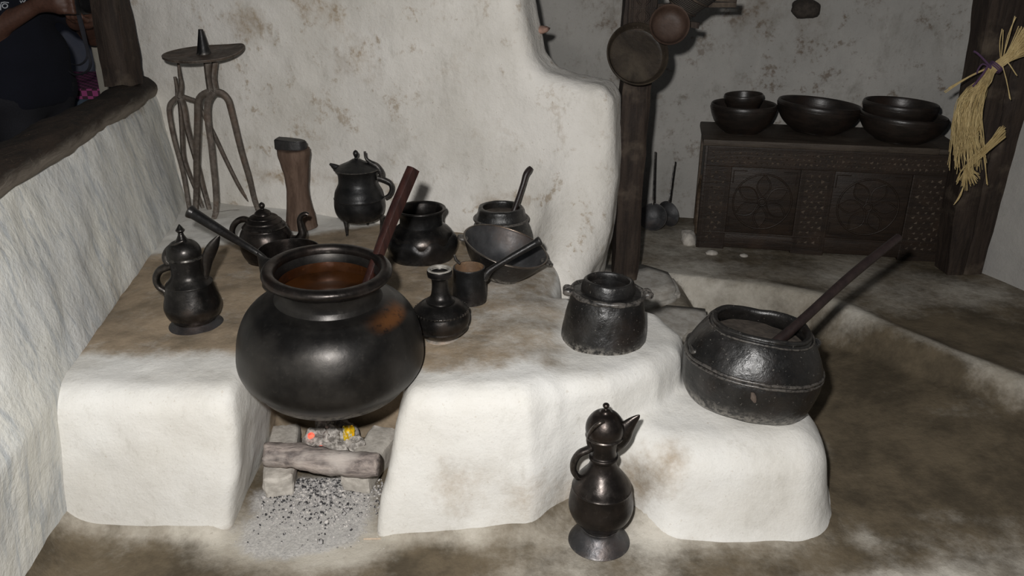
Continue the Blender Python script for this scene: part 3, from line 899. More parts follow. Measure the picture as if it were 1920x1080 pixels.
tube([at(403, 116, Y=yj+.02) - base, at(400, 145, Y=yj) - base, at(405, 172, Y=yj) - base], .011, 10, 4, st_, square=True)
obj('stem', st_, M['rust'], t)
bar(t, 'leg', [(394, 172), (380, 178), (372, 192), (371, 222), (369, 301), (369, 345), (367, 394)], 3.37, 3.40, .0145, M['rust'], base=base)
bar(t, 'leg', [(402, 172), (393, 184), (389, 200), (390, 228), (396, 271), (400, 312), (404, 352), (405, 392), (401, 410)], 3.37, 3.28, .0145, M['rust'], base=base)
bar(t, 'leg', [(403, 172), (416, 175), (427, 186), (434, 208), (452, 281), (467, 332), (477, 373), (485, 396)], 3.37, 3.40, .0135, M['rust'], base=base)
base = V((-1.40, 3.44, ground(-1.40, 3.44)))
t = thing('iron_tripod', 'forked iron tripod without a dish standing in the corner behind the lamp stand', 'stand', base, group='iron stands')
pb = bmesh.new()
tube([at(334, 116, Y=3.45) - base, at(337, 140, Y=3.45) - base, at(340, 160, Y=3.45) - base, at(336, 182, Y=3.45) - base], [.005, .008, .010, .014], 10, 4, pb)
tube([at(328, 144, Y=3.45) - base, at(331, 160, Y=3.45) - base, at(334, 180, Y=3.45) - base], [.007, .008, .012], 10, 4, pb)
obj('fork', pb, M['rust'], t)
bar(t, 'leg', [(334, 182), (326, 188), (319, 197), (318, 215), (327, 262), (343, 322), (353, 379), (357, 401)], 3.45, 3.37, .0115, M['rust'], base=base)
bar(t, 'leg', [(337, 184), (339, 205), (341, 240), (344, 291), (355, 326), (367, 356), (381, 392)], 3.45, 3.44, .0095, M['rust'], base=base)
bar(t, 'leg', [(339, 184), (345, 205), (350, 235), (360, 273), (371, 312), (381, 352), (393, 394)], 3.45, 3.42, .012, M['rust'], base=base)
bar(t, 'leg', [(341, 181), (356, 186), (370, 195), (398, 246), (426, 305), (451, 354), (470, 380)], 3.46, 3.475, .0095, M['rust'], base=base)
wr = tube([at(398, 394, Y=3.38), at(412, 403, Y=3.38), at(430, 406, Y=3.40), at(450, 404, Y=3.40)], .0025, 8, 5)
for v_ in wr.verts: v_.co.z = ground(v_.co.x, v_.co.y) + .004 + .3 * max(0, v_.co.z - .45)
tag(obj('bent_wire', wr, M['rust']), 'thin bent wire lying on the platform by the foot of the lamp stand', 'wire')

# ------------------------------------------------------------------ stump and the black block on it
Y = 3.18
p = at(566, 423, Y=Y); base = V((p.x, p.y, ground(p.x, p.y, .02))); z0 = base.z
t = thing('wooden_stump', 'reddish brown waisted wooden stump standing against the back wall', 'stump', base)
bm = lathe(prof(Y, [(427, 0), (426, 27), (420, 28.5), (400, 26), (375, 22), (352, 20.5), (325, 23), (305, 27), (290, 29.5), (281, 29), (279, 27), (279, 0)], z0), 40, 4)
jitter(bm, .003, 18, 4)
obj('trunk', bm, M['stump'], t)
topz = at(960, 279, Y=Y).z
bp = bmesh.new()
sec = [(-.064, -.03), (-.064, .03), (-.02, .036), (.03, .032), (.055, .018), (.062, 0), (.055, -.02), (.03, -.032), (-.02, -.036)]
lo_ = [bp.verts.new((x, y, 0)) for x, y in sec]; hi_ = [bp.verts.new((x * (1.0 if x < 0 else .97), y * .9, .043 - .010 * (x + .06) / .12)) for x, y in sec]
bp.faces.new(lo_[::-1]); bp.faces.new(hi_)
for i in range(len(sec)):
    j = (i + 1) % len(sec); bp.faces.new((lo_[i], lo_[j], hi_[j], hi_[i]))
bmesh.ops.bevel(bp, geom=bp.edges[:], offset=.004, segments=2, affect='EDGES')
b_ = obj('block', bp, M['stumptop']); b_.location = (base.x - .004, base.y, topz); b_.rotation_euler = (0, 0, -.1)
tag(b_, 'small black rounded block lying on top of the brown stump', 'block')

# ------------------------------------------------------------------ three-legged kettle
Y = 3.13
p = at(677, 418, Y=Y); z0 = ground(p.x, p.y, .03); base = V((p.x, p.y, z0))
t = thing('kettle', 'black three-legged kettle with conical lid standing against the back wall', 'kettle', base)
obj('body', lathe(prof(Y, [(413, 0), (412, 22), (408, 36), (399, 44), (386, 47), (372, 46.5), (370, 47), (368, 46), (358, 44), (350, 40), (342, 36.5), (330, 36), (322, 38), (318, 40), (316, 39.5), (316, 0)], z0), 64, 4), M['iron'], t)
ld = obj('lid', lathe(prof(Y, [(318, 0), (317, 40.5), (314, 40), (311, 34), (307, 25), (302, 14), (298, 7), (297, 0)], z0), 64, 3), M['iron'], t)
obj('knob', lathe(prof(Y, [(300, 6), (296, 3), (293, 3.5), (289, 5.2), (285, 4.6), (282, 2), (281, 0)], z0), 24, 3), M['iron'], ld)
L = lambda u, v, dY=0: at(u, v, Y=Y + dY) - base
obj('hinge', tube([L(684, 284), L(686, 296), L(694, 304), L(706, 311), L(714, 322), L(716, 332)], [.005, .006, .009, .012, .013, .011], 10, 5), M['iron'], t)
obj('handle', tube([L(708, 333), L(720, 337), L(732, 344), L(735, 355), L(730, 366), L(722, 371)], [.011, .011, .011, .010, .009, .008], 12, 5), M['iron'], t)
obj('spout', tube([L(655, 326), L(640, 321), L(628, 313), L(618, 307)], [.028, .022, .013, .004], 16, 5, flat=.6), M['iron'], t)
for (u, v, dy), tp in (((651, 441, -.068), (648, 408)), ((714, 431, -.01), (718, 405)), ((690, 425, .075), (690, 405))):
    f_ = at(u, v, Y=Y + dy) - base; f_.z = -.003
    obj('leg', tube([at(tp[0], tp[1], Y=Y + dy * .9) - base, (at((u+tp[0])/2, (v+tp[1])/2, Y=Y + dy) - base) , f_], [.015, .008, .005], 10, 4), M['iron'], t)

# ------------------------------------------------------------------ dented wide pot
Y = 2.813
p = at(793, 484, Y=Y); z0 = ground(p.x, p.y, .03); base = V((p.x, p.y, z0))
def dents(q):
    a = math.atan2(q.y, q.x)
    r = math.hypot(q.x, q.y)
    if r < .05: return q
    d = 0
    for a0, zc, rad, dp_ in ((-1.47, .078, .024, .007), (-1.05, .055, .022, .004), (-1.95, .05, .024, .004), (-.75, .08, .022, .004), (-1.7, .035, .016, .002), (-1.2, .03, .018, .002), (-2.3, .085, .02, .003), (-.5, .045, .022, .003)):
        da = (a - a0 + PI) % (2 * PI) - PI
        w = math.exp(-((da * r / rad) ** 2 + ((q.z - zc) / rad) ** 2))
        d += 1.7 * dp_ * w * (1 if r > .06 else 0)
    d -= .0015 * math.sin(5 * a + 20 * q.z) * math.exp(-((q.z - .06) / .05) ** 2)
    return V((q.x * (1 - d / r), q.y * (1 - d / r), q.z))
t = thing('dented_pot', 'wide black pot with dented belly and flared rim beside the kettle', 'pot', base)
P = prof(Y, [(487, 0), (487, 50), (482, 56), (472, 62), (457, 66), (446, 64.5), (437, 58), (431, 50), (427, 44), (422, 41), (412, 40), (403, 41), (397, 44), (392, 47.5)], z0)
topr = P[-1]
P2 = [(topr[0] - .001, topr[1] + .004), (topr[0] - .006, topr[1] + .005), (topr[0] - .016, topr[1] - .006), (topr[0] - .018, topr[1] - .05), (topr[0] + .02, .10), (topr[0] + .02, .05), (0, .012)]
obj('body', lathe(P, 96, 4, deform=dents), M['iron'], t)
obj('inside', lathe([P[-1]] + P2, 72, 3), M['soot'], t)

# ------------------------------------------------------------------ stone pot with a stick in it
Y = 2.91
p = at(940, 470, Y=Y); z0 = ground(p.x, p.y, .03); base = V((p.x, p.y, z0))
t = thing('stone_pot', 'black stone pot with a thick banded neck holding a curved stick by the back wall', 'pot', base, group='soapstone pots')
bm = lathe(prof(Y, [(474, 0), (473, 50), (466, 55), (452, 59), (438, 58), (424, 53), (414, 49)], z0) + prof(Y, [(411, 49), (408, 50), (405, 48), (398, 44.5), (391, 43), (388, 41), (387, 38), (388, 35), (393, 34), (405, 36), (420, 44), (440, 48), (462, 44), (464, 0)], z0), 64, 3)
jitter(bm, .0022, 22, 8)
obj('body', bm, M['stone'], t)
bb = bmesh.new(); R_ = prof(Y, [(409, 50)], z0)[0]
tube([(R_[0] * math.cos(a), R_[0] * math.sin(a), R_[1]) for a in [2 * PI * i / 40 for i in range(41)]], .006, 8, 1, bb, caps=False)
obj('band', bb, M['stone_plain'], t)
obj('contents', lathe([(0, 0), (R_[0] * .70, .001), (R_[0] * .70, -.01), (0, -.01)], 40, 1, off=(0, 0, prof(Y, [(400, 10)], z0)[0][1])), M['content'], t)
s_ = thing('stirring_stick', 'curved dark stick leaning in the stone pot by the back wall', 'stick', at(955, 418, Y=2.90))
bl = s_.location.copy()
obj('shaft', tube([at(u, v, Y=2.90 + dy) - bl for u, v, dy in ((955, 418, 0), (963, 397, .01), (972, 372, .03), (981, 345, .05), (986, 328, .06), (992, 319, .07), (996, 314, .075))], [.012, .0115, .0105, .0105, .012, .0125, .009], 12, 4), M['stickdark'], s_)

# ------------------------------------------------------------------ tilted bowl
bc = at(930, 500, Y=2.60); z0 = ground(bc.x, 2.60, .03)
t = thing('black_bowl', 'wide black bowl tilted on its side against the small saucepan, with end lugs', 'bowl', (bc.x + .005, 2.60, z0 + .026), (math.radians(5), math.radians(17), math.radians(0)))
obj('shell', lathe([(0, 0), (.075, 0), (.088, .008), (.118, .045), (.140, .082), (.150, .100), (.151, .105), (.147, .106)], 72, 3), M['stone'], t)
obj('inside', lathe([(.147, .106), (.141, .098), (.125, .066), (.10, .03), (.07, .014), (0, .012)], 72, 3), M['greytin'], t)
obj('lip', lathe([(.1500, .1015), (.1525, .1045), (.1500, .1075), (.1465, .1070), (.1455, .1045)], 72, 2), M['rim'], t)
for sx in (-1, 1):
    lg = rock((.020, .020, .010), 5 + sx, 2, .12)
    for v_ in lg.verts: v_.co += V((sx * .150, 0, .088))
    obj('lug', lg, M['stone_plain'], t)

# ------------------------------------------------------------------ bottle
Y = 2.145
p = at(829, 635, Y=Y); z0 = ground(p.x, p.y, .02); base = V((p.x, p.y, z0))
t = thing('bottle_vase', 'small round dark bottle with narrow neck and pale worn mouth beside the cauldron', 'vase', base)
obj('body', lathe(prof(Y, [(629, 0), (629, 25), (626, 33), (620, 42), (613, 48.5), (611, 49.5), (608, 49), (600, 52.5), (590, 53), (582, 50.5), (580, 51.2), (578, 49.5), (571, 42), (566, 34), (564, 27), (562, 27.5), (560, 25), (556, 20), (548, 17), (535, 15.5), (524, 16), (519, 19), (516, 22.5), (516, 0)], z0), 64, 3), M['soot'], t)
obj('foot', lathe(prof(Y, [(638, 0), (638, 30), (634, 31), (630, 27), (628, 0)], z0), 48, 2), M['mouth'], t)
mo = obj('mouth', lathe(prof(Y, [(519, 18), (516, 22.5), (511, 24), (506, 23.5), (504, 22), (504, 19), (507, 17), (512, 15), (513, 0)], z0), 48, 3), M['soot'], t)
obj('worn_lip', lathe(prof(Y, [(505.2, 23.3), (503.6, 22.4), (503.4, 19.5), (506, 17.4), (509, 16.5)], z0), 48, 2), M['mouth'], mo)['label'] = 'pale worn lip'
bd = bmesh.new(); R_ = prof(Y, [(580, 51)], z0)[0]
for i in range(44):
    a = 2 * PI * i / 44
    tube([(R_[0] * math.cos(a), R_[0] * math.sin(a), R_[1] - .003), (R_[0] * math.cos(a), R_[0] * math.sin(a), R_[1] + .003)], .002, 6, 1, bd)
obj('beading', bd, M['soot'], t)

# ------------------------------------------------------------------ tall stone pot with lugs
Y = 2.173
p = at(1131, 632, Y=Y); z0 = ground(p.x, p.y, .05); base = V((p.x, p.y, z0))
t = thing('stone_pot', 'tall straight-sided black stone pot with two lugs on the white ledge', 'pot', base, (math.radians(-2), math.radians(3), 0), group='soapstone pots')
bm = lathe(prof(Y, [(640, 0), (640, 74), (636, 78.5), (622, 79), (600, 76.5), (575, 72), (556, 68), (550, 67), (547, 64), (546, 45), (547, 0)], z0), 72, 3)
jitter(bm, .0022, 20, 12)
obj('body', bm, M['stone'], t)
R_ = prof(Y, [(549, 67)], z0)[0]
rg = bmesh.new()
tube([((R_[0] + .001 * math.sin(5 * a)) * math.cos(a), (R_[0] + .001 * math.sin(4 * a)) * math.sin(a), R_[1] + .001 * math.sin(3 * a)) for a in [2 * PI * i / 60 for i in range(61)]], [.008 + .0012 * math.sin(i * 1.1) for i in range(61)], 8, 1, rg, caps=False)
obj('rim_band', rg, M['stone_plain'], t)
cl = lathe(prof(Y, [(550, 50), (543, 50), (536, 49), (529, 47), (526, 45), (525, 42), (527, 39), (533, 38), (542, 38), (543, 0)], z0), 64, 3); jitter(cl, .0015, 25, 3)
obj('collar', cl, M['stone_plain'], t)
for sx in (-1, 1):
    lg = bmesh.new()
    for k in (-1, 1):
        r1 = rock((.017, .013, .013), 9 + sx + k, 2, .12)
        for v_ in r1.verts: v_.co += V((sx * (R_[0] + .012), k * .013, R_[1] + .001))
        me = bpy.data.meshes.new('t'); r1.to_mesh(me); r1.free(); lg.from_mesh(me); bpy.data.meshes.remove(me)
    obj('lug', lg, M['stone'], t)

# ------------------------------------------------------------------ tilted stone cooking pot on the low block
t = thing('stone_cooking_pot', 'large tilted black stone pot with a raised band on the low white block', 'pot', (.680, 2.04, .276), (math.radians(-4), math.radians(6), math.radians(-14)), group='soapstone pots')
def squash(q):
    a = math.atan2(q.y, q.x)
    k = 1 + .03 * math.cos(2 * a + .3)
    return V((q.x * k, q.y * k, q.z + .004 * math.sin(3 * a)))
SK = .93
bm = lathe([(r * SK, z * .97) for r, z in [(0, .0), (.14, .0), (.170, .008), (.189, .032), (.201, .072), (.206, .108), (.205, .132), (.199, .158), (.184, .192), (.166, .222), (.151, .240), (.146, .245), (.147, .250), (.143, .256), (.135, .257), (.129, .252), (.128, .24), (.140, .215), (.165, .17), (.17, .1), (0, .03)]], 96, 3, deform=squash)
jitter(bm, .003, 14, 6)
obj('body', bm, M['stone'], t)
bb = bmesh.new()
def ringpts(r, z, n=72): return [squash(V((r * math.cos(2*PI*i/n), r * math.sin(2*PI*i/n), z))) for i in range(n + 1)]
tube(ringpts(.2035 * SK, .140), .0052, 8, 1, bb, caps=False); tube(ringpts(.2055 * SK, .130), .004, 8, 1, bb, caps=False)
jitter(bb, .003, 14, 6)
obj('band', bb, M['stone_plain'], t)
bb = bmesh.new(); tube(ringpts(.1535 * SK, .2315), .003, 8, 1, bb, caps=False)
obj('rim_line', bb, M['stone_plain'], t)
cc = lathe([(0, .205), (.08, .203), (.131, .201), (.132, .196), (0, .19)], 64, 1); jitter(cc, .004, 20, 3)
obj('contents', cc, M['content'], t)
for a, z, s in ((PI + .35, .152, (.010, .022, .012)), (.35, .19, (.016, .014, .020))):
    lg = rock(s, int(z * 100), 3, .2)
    r = .182 if a > 1 else .172
    for v_ in lg.verts:
        v_.co = Matrix.Rotation(a, 3, 'Z') @ (v_.co + V((r + .004, 0, z)))
    obj('lug', lg, M['stone'] if a > 1 else M['stone_plain'], t)
sc_ = rock((.006, .007, .016), 77, 2, .2)
for v_ in sc_.verts: v_.co = Matrix.Rotation(-PI/2 - .0, 3, 'Z') @ (Matrix.Rotation(.5, 3, 'X') @ v_.co + V((.192, 0, .105)))
obj('scar', sc_, m_simple('brown_scar', lin(.10, .075, .06), .8, 0, .5, 60), t)['label'] = 'brown scar on the belly'
A, Bp = at(1462, 634, Y=2.03), at(1684, 444, Y=2.26)
stick('stirring_stick', 'long dark stick rising out of the tilted stone pot towards the chest', A - (Bp - A) * .22, Bp, .0155, .0125, M['stickdark'], flat=1.0, bend=.004)

# ------------------------------------------------------------------ fire opening
def place_brick(label, a, b, w, hgt, seed):
    a, b = V(a), V(b)
    d = b - a; L_ = d.length
    z = ground((a.x + b.x) / 2, (a.y + b.y) / 2)
    bm = brick((w, L_, hgt), seed)
    o = obj('brick', bm, M['brick'])
    o.location = ((a.x + b.x) / 2, (a.y + b.y) / 2, z + hgt / 2 - .004)
    o.rotation_euler = (0, 0, math.atan2(d.y, d.x) - PI / 2)
    return tag(o, label, 'brick', 'ash covered bricks under the log')
b1 = place_brick('ash covered brick under the left end of the log', (-.685, 1.93, 0), (-.735, 2.22, 0), .088, .075, 3)
b2 = place_brick('ash covered brick under the right end of the log', (-.465, 1.945, 0), (-.405, 2.19, 0), .090, .080, 4)
gz = ground(-.56, 2.0)
la, lb = V((-.722, 1.985, gz + .075 + .036)), V((-.385, 1.920, gz + .080 + .034))
bm = tube([V((0, 0, 0)) + (lb - la) * s + V((0, .004 * math.sin(9 * s), .003 * math.sin(6 * s))) for s in [i / 10 for i in range(11)]], [.036, .038, .036, .037, .036, .038, .036, .037, .036, .037, .034], 20, 3)
jitter(bm, .005, 18, 9); jitter(bm, .0025, 50, 19)
lg = obj('firewood_log', bm, M['log'], None, 'all'); lg.location = la
tag(lg, 'ash covered log lying across two bricks in the fire opening', 'log')
ap = bmesh.new()
for i, (x, y, zz, s) in enumerate(((-.60, 2.10, .05, .055), (-.54, 2.13, .055, .05), (-.50, 2.08, .045, .045), (-.57, 2.06, .04, .05), (-.63, 2.06, .03, .04), (-.52, 2.03, .03, .04), (-.585, 2.14, .075, .035), (-.56, 2.09, .085, .03))):
    r1 = rock((s * 1.1, s, s), 30 + i, 4, .25)
    for v_ in r1.verts: v_.co += V((x, y + .02, gz + zz * 1.25 - .01))
    me = bpy.data.meshes.new('t'); r1.to_mesh(me); r1.free(); ap.from_mesh(me); bpy.data.meshes.remove(me)
jitter(ap, .009, 28, 5); jitter(ap, .006, 75, 6)
heap_o = obj('ash_heap', ap, M['ashlump'], None, 'all')
tag(heap_o, 'lumpy grey ash heap behind the log under the cauldron', 'ash')
for i, (u, v, s) in enumerate(((583, 817, .011), (601, 840, .0075))):
    hb_ = BVHTree.FromObject(heap_o, bpy.context.evaluated_depsgraph_get()).ray_cast(V((0, 0, CAM_H)), ray(u, v).normalized())
    q = hb_[0] if hb_[0] is not None else at(u, v, Y=(2.045, 2.005)[i])
    em = rock((s, s * .8, s), 60 + i, 2, .25)
    o = obj('ember', em, M['ember']); o.location = q
    tag(o, ('larger glowing red ember on the ash heap', 'smaller red ember just above the log')[i], 'ember', 'embers in the fire opening')
wp = bmesh.new()
gv = {}
for i in range(9):
    for j in range(7):
        gv[i, j] = wp.verts.new(((i / 8 - .5) * .034, (j / 6 - .5) * .044, .006 * math.sin(i * 2.1 + j) + .005 * math.cos(j * 1.9 - i)))
for i in range(8):
    for j in range(6): wp.faces.new((gv[i, j], gv[i+1, j], gv[i+1, j+1], gv[i, j+1]))
wo = obj('foil_wrapper', wp, M['wrapper'], smooth=False)
sm = wo.modifiers.new('s', 'SOLIDIFY'); sm.thickness = .0012
hw_ = BVHTree.FromObject(heap_o, bpy.context.evaluated_depsgraph_get()).ray_cast(V((0, 0, CAM_H)), ray(654, 811).normalized())
wo.location = (hw_[0] - ray(654, 811).normalized() * .022) if hw_[0] is not None else at(654, 811, Y=2.08); wo.rotation_euler = (math.radians(62), .1, .35)
tag(wo, 'crumpled yellow foil wrapper beside the ash heap under the cauldron', 'wrapper')
# loose ash and crumbs in front of the opening
rnd = random.Random(3)
ag = bmesh.new()
for i in range(2600):
    for _ in range(20):
        x = rnd.gauss(-.575, .11); y = 1.955 - abs(rnd.gauss(0, .10)) + .06
        if -.80 < x < -.32 and 1.72 < y < 2.12 and not (y < 1.80 and abs(x + .55) > .22): break
    s = rnd.choice((.0015, .002, .0025, .003, .004)) * rnd.uniform(.7, 1.3)
    if rnd.random() < .02: s *= 2.2
    z = ground(x, y)
    if z > .06: continue
    mt_ = Matrix.Translation((x, y, z + s * .4)) @ Euler((rnd.random()*6, rnd.random()*6, rnd.random()*6)).to_matrix().to_4x4() @ Matrix.Diagonal((s * rnd.uniform(.7, 1.4), s, s * .8, 1))
    bmesh.ops.create_icosphere(ag, subdivisions=1, radius=1, matrix=mt_)
def m_crumb():
    t = NT('ash_crumbs')
    n = t.noise(90, 1, .5)
    c = t.mix(t.ramp(n, .40, .47), lin(.035, .034, .036), lin(.36, .345, .335))
    c = t.mix(t.ramp(n, .56, .62), c, lin(.55, .52, .49))
    return t.out(c, .95)
tag(obj('ash_crumbs', ag, m_crumb()), 'grey ash and charcoal crumbs scattered before the fire opening', 'ash', kind='stuff')
mp = at(698, 1010, z=.004); mb = box(bmesh.new(), (-.024, -.002, -.0015), (.024, .002, .0015), .0006)
mo = obj('splinter', mb, M['match'], smooth=False); mo.location = (mp.x, mp.y, ground(mp.x, mp.y) + .002); mo.rotation_euler = (0, 0, .02)
tag(mo, 'pale wooden splinter lying on the floor before the ash', 'splinter')

# ------------------------------------------------------------------ flat stones by the post
def slab(label, pts, z, th, tilt, seed):
    c = V((sum(p[0] for p in pts) / len(pts), sum(p[1] for p in pts) / len(pts), z))
    bm = bmesh.new()
    lo_ = [bm.verts.new((x - c.x, y - c.y, -th)) for x, y in pts]; hi_ = [bm.verts.new((x - c.x, y - c.y, 0)) for x, y in pts]
    bm.faces.new(lo_[::-1]); bm.faces.new(hi_)
    for i in range(len(pts)):
        j = (i + 1) % len(pts); bm.faces.new((lo_[i], lo_[j], hi_[j], hi_[i]))
    bmesh.ops.bevel(bm, geom=bm.edges[:], offset=.025, segments=3, affect='EDGES')
    bmesh.ops.triangulate(bm, faces=bm.faces[:])
    bmesh.ops.subdivide_edges(bm, edges=bm.edges[:], cuts=3, use_grid_fill=True)
    jitter(bm, .006, 9, seed)
    o = obj('stone_slab', bm, M['slab'], None, 'all'); o.location = c; o.rotation_euler = tilt
    return tag(o, label, 'stone', 'flat stones by the post')
slab('flat grey stone at the foot of the middle post', [(.34, 2.98), (.50, 2.90), (.70, 3.02), (.70, 3.22), (.58, 3.30), (.36, 3.26)], .215, .10, (math.radians(4), math.radians(3), 0), 5)
slab('flat grey stone between the tall lugged pot and the low step', [(.46, 2.66), (.62, 2.60), (.78, 2.76), (.80, 2.94), (.62, 2.97), (.48, 2.86)], .165, .10, (math.radians(5), math.radians(2), 0), 6)
slab('small grey stone wedged behind the white ledge', [(.60, 2.42), (.76, 2.44), (.84, 2.58), (.80, 2.70), (.66, 2.63)], .14, .12, (math.radians(2), math.radians(4), 0), 7)

# ------------------------------------------------------------------ middle post, tray, bowl, basket
pz = .20
t = thing('wooden_post', 'weathered dark wooden post beside the shouldered end of the back wall', 'post', (.478, 3.16, pz))
bm = bmesh.new()
n = 26
rings = []
for i in range(n + 1):
    z = i / n * 2.05
    w = .053 + .006 * sstep(.9, 1.0, z) - .004 * math.sin(z * 5)
    ring = [V((-w, -.045, z)), V((-w * .6, -.052, z)), (V((0, -.053, z))), V((w * .7, -.052, z)), V((w, -.042, z)), V((w, .05, z)), V((0, .052, z)), V((-w, .05, z))]
    rings.append([bm.verts.new(q) for q in ring])
for a, b in zip(rings, rings[1:]):
    for i in range(8): bm.faces.new((a[i], a[(i+1) % 8], b[(i+1) % 8], b[i]))
bm.faces.new(rings[0]); bm.faces.new(rings[-1])
bmesh.ops.subdivide_edges(bm, edges=bm.edges[:], cuts=1, use_grid_fill=True)
jitter(bm, .006, 9, 15); jitter(bm, .002, 30, 16)
obj('shaft', bm, M['post'], t)
cv = bmesh.new()
box(cv, (-.052, -.066, 1.02), (.052, -.05, 1.32), .004)
for k in range(7):
    x = -.046 + k * .0153
    box(cv, (x - .003, -.071, 1.03), (x + .003, -.064, 1.30), .001)
for zc in (1.07, 1.13, 1.19):
    for sx in (-1, 1):
        tube([(sx * .008, -.072, zc - .02), (sx * .024, -.074, zc), (sx * .008, -.072, zc + .02)], .0035, 6, 4, cv)
    box(cv, (-.05, -.073, zc + .026), (.05, -.064, zc + .031), .001)
obj('carving', cv, M['post'], t)['label'] = 'carved panel on the upper post'

def dish_thing(name, label, cat, u, v, Y, r, prof_, nrm, mat, inmat, group=None):
    c = at(u, v, Y=Y)
    q = V(nrm).normalized().to_track_quat('Z', 'Y')
    t = thing(name, label, cat, c, q.to_euler(), group)
    k = [i for i, pq in enumerate(prof_) if pq[1] == max(z for _, z in prof_)][0]
    obj('shell', lathe([(a * r, z) for a, z in prof_[:k+1]], 64, 3), mat, t)
    obj('inside', lathe([(a * r, z) for a, z in prof_[k:]], 64, 3), inmat, t)
    return t, c
t, c = dish_thing('round_tray', 'large dark round wooden tray hanging on the middle post', 'tray', 1195, 102, 3.04, .117,
                  [(0, -.030), (.80, -.030), (.90, -.024), (.98, .0), (1.0, .008), (.97, .012), (.93, .004), (.86, -.012), (.75, -.016), (0, -.017)], (.12, -.90, .42), M['plate'], M['plate'])
obj('hanging_loop', tube([Matrix(((1,0,0),(0,1,0),(0,0,1))) @ V(q) for q in ((-.012, .105, -.01), (-.010, .125, -.03), (0, .135, -.045), (.010, .125, -.03), (.012, .105, -.01))], .002, 8, 4), M['strap'], t)
t, c = dish_thing('small_bowl', 'small reddish brown wooden bowl hanging beside the round tray', 'bowl', 1255, 47, 3.03, .073,
                  [(0, -.040), (.45, -.040), (.70, -.034), (.90, -.012), (1.0, .006), (.98, .012), (.90, .006), (.78, -.016), (.5, -.028), (0, -.030)], (-.05, -.92, .34), M['redbowl'], M['redbowl'])
obj('hanging_loop', tube([V(q) for q in ((-.03, .060, -.008), (-.05, .07, -.04), (-.065, .07, -.075), (-.05, .06, -.05))], .002, 8, 4), M['strap'], t)
# basket, pegs
bc = at(1294, -8, Y=3.15)
t = thing('woven_basket', 'dark conical woven basket hanging by the top of the middle post', 'basket', bc, (math.radians(8), math.radians(28), 0))
obj('weave', lathe([(0, -.105), (.030, -.105), (.036, -.10), (.055, -.05), (.075, 0), (.098, .06), (.108, .10), (.104, .10), (.094, .06), (.07, 0), (.03, -.09), (0, -.092)], 48, 3), M['weave'], t)
br = bmesh.new()
for z, r in ((-.05, .056), (.0, .076), (.05, .095), (.10, .107)):
    tube([(r * math.cos(2*PI*i/36), r * math.sin(2*PI*i/36), z) for i in range(37)], .0035, 6, 1, br, caps=False)
obj('hoops', br, M['post'], t)
def peg(label, a, b, r, mat=M['post']):
    a, b = V(a), V(b)
    o = obj('wooden_peg', tube([V((0, 0, 0)), (b - a) * .5 + V((0, 0, .002)), b - a], r, 12, 3, square=True), mat); o.location = a
    return tag(o, label, 'peg', 'pegs on the middle post')
peg('short wooden peg sticking out of the post below the basket', (.525, 3.13, 1.255), at(1311, 48, Y=3.08), .011)
peg('upper of two thin wooden rods sticking out behind the basket', (.525, 3.17, 1.335), at(1381, -1, Y=3.16), .010)
peg('lower of two thin wooden rods sticking out behind the basket', (.525, 3.17, 1.30), at(1380, 9, Y=3.16), .009)
# stub in the far wall
q = at(1511, 17, Y=far_y(1.37) - .02)
o = obj('wall_stone', rock((.062, .05, .042), 17, 3, .12, 3), M['wallstone']); o.location = q
tag(o, 'dark rounded stone stub sticking out of the far wall above the bowls', 'stone')
wb_ = BVHTree.FromObject(wall_back, bpy.context.evaluated_depsgraph_get())
q = None
for u_ in range(1045, 990, -3):
    hit = wb_.ray_cast(V((0, 0, CAM_H)), ray(u_, 56).normalized())
    if hit[0] is not None: q = hit[0]; break
o = obj('wall_chip', rock((.03, .03, .014), 19, 2, .2, 3), m_simple('reddish_chip', lin(.36, .22, .17), .85, 0, .4, 60)); o.location = (q.x, q.y, q.z)
tag(o, 'small reddish chip stuck to the stepped end of the back wall', 'stone')

# ------------------------------------------------------------------ ladles
def ladle(label, c, r, hend, nrm, seed):
    c = V(c)
    t = thing('ladle', label, 'ladle', c, group='iron ladles leaning on the far wall')
    q = V(nrm).normalized().to_track_quat('Z', 'Y').to_matrix().to_4x4()
    bm = lathe([(0, -.030), (r * .4, -.027), (r * .75, -.014), (r * .95, -.002), (r, .004), (r * .96, .005), (r * .72, -.009), (r * .4, -.021), (0, -.024)], 40, 3)
    bmesh.ops.transform(bm, matrix=q, verts=bm.verts[:])
    obj('cup', bm, M['greytin'], t)
    h = V(hend) - c; d = h.normalized()
    obj('handle', tube([d * (r * .9), d * (r * 1.25) + V((0, -.004, 0)), h * .6, h], [.010, .009, .0085, .0085], 10, 4, flat=.6), M['iron'], t)
    return t
ladle('iron ladle with upright handle leaning beside the middle post', at(1224, 407, Y=3.90), .072, at(1229, 285, Y=4.05), (-.15, -.85, .5), 1)
ladle('iron ladle with slanting handle leaning nearer the chest', at(1252, 401, Y=3.97), .068, at(1266, 303, Y=4.03), (.45, -.7, .5), 2)

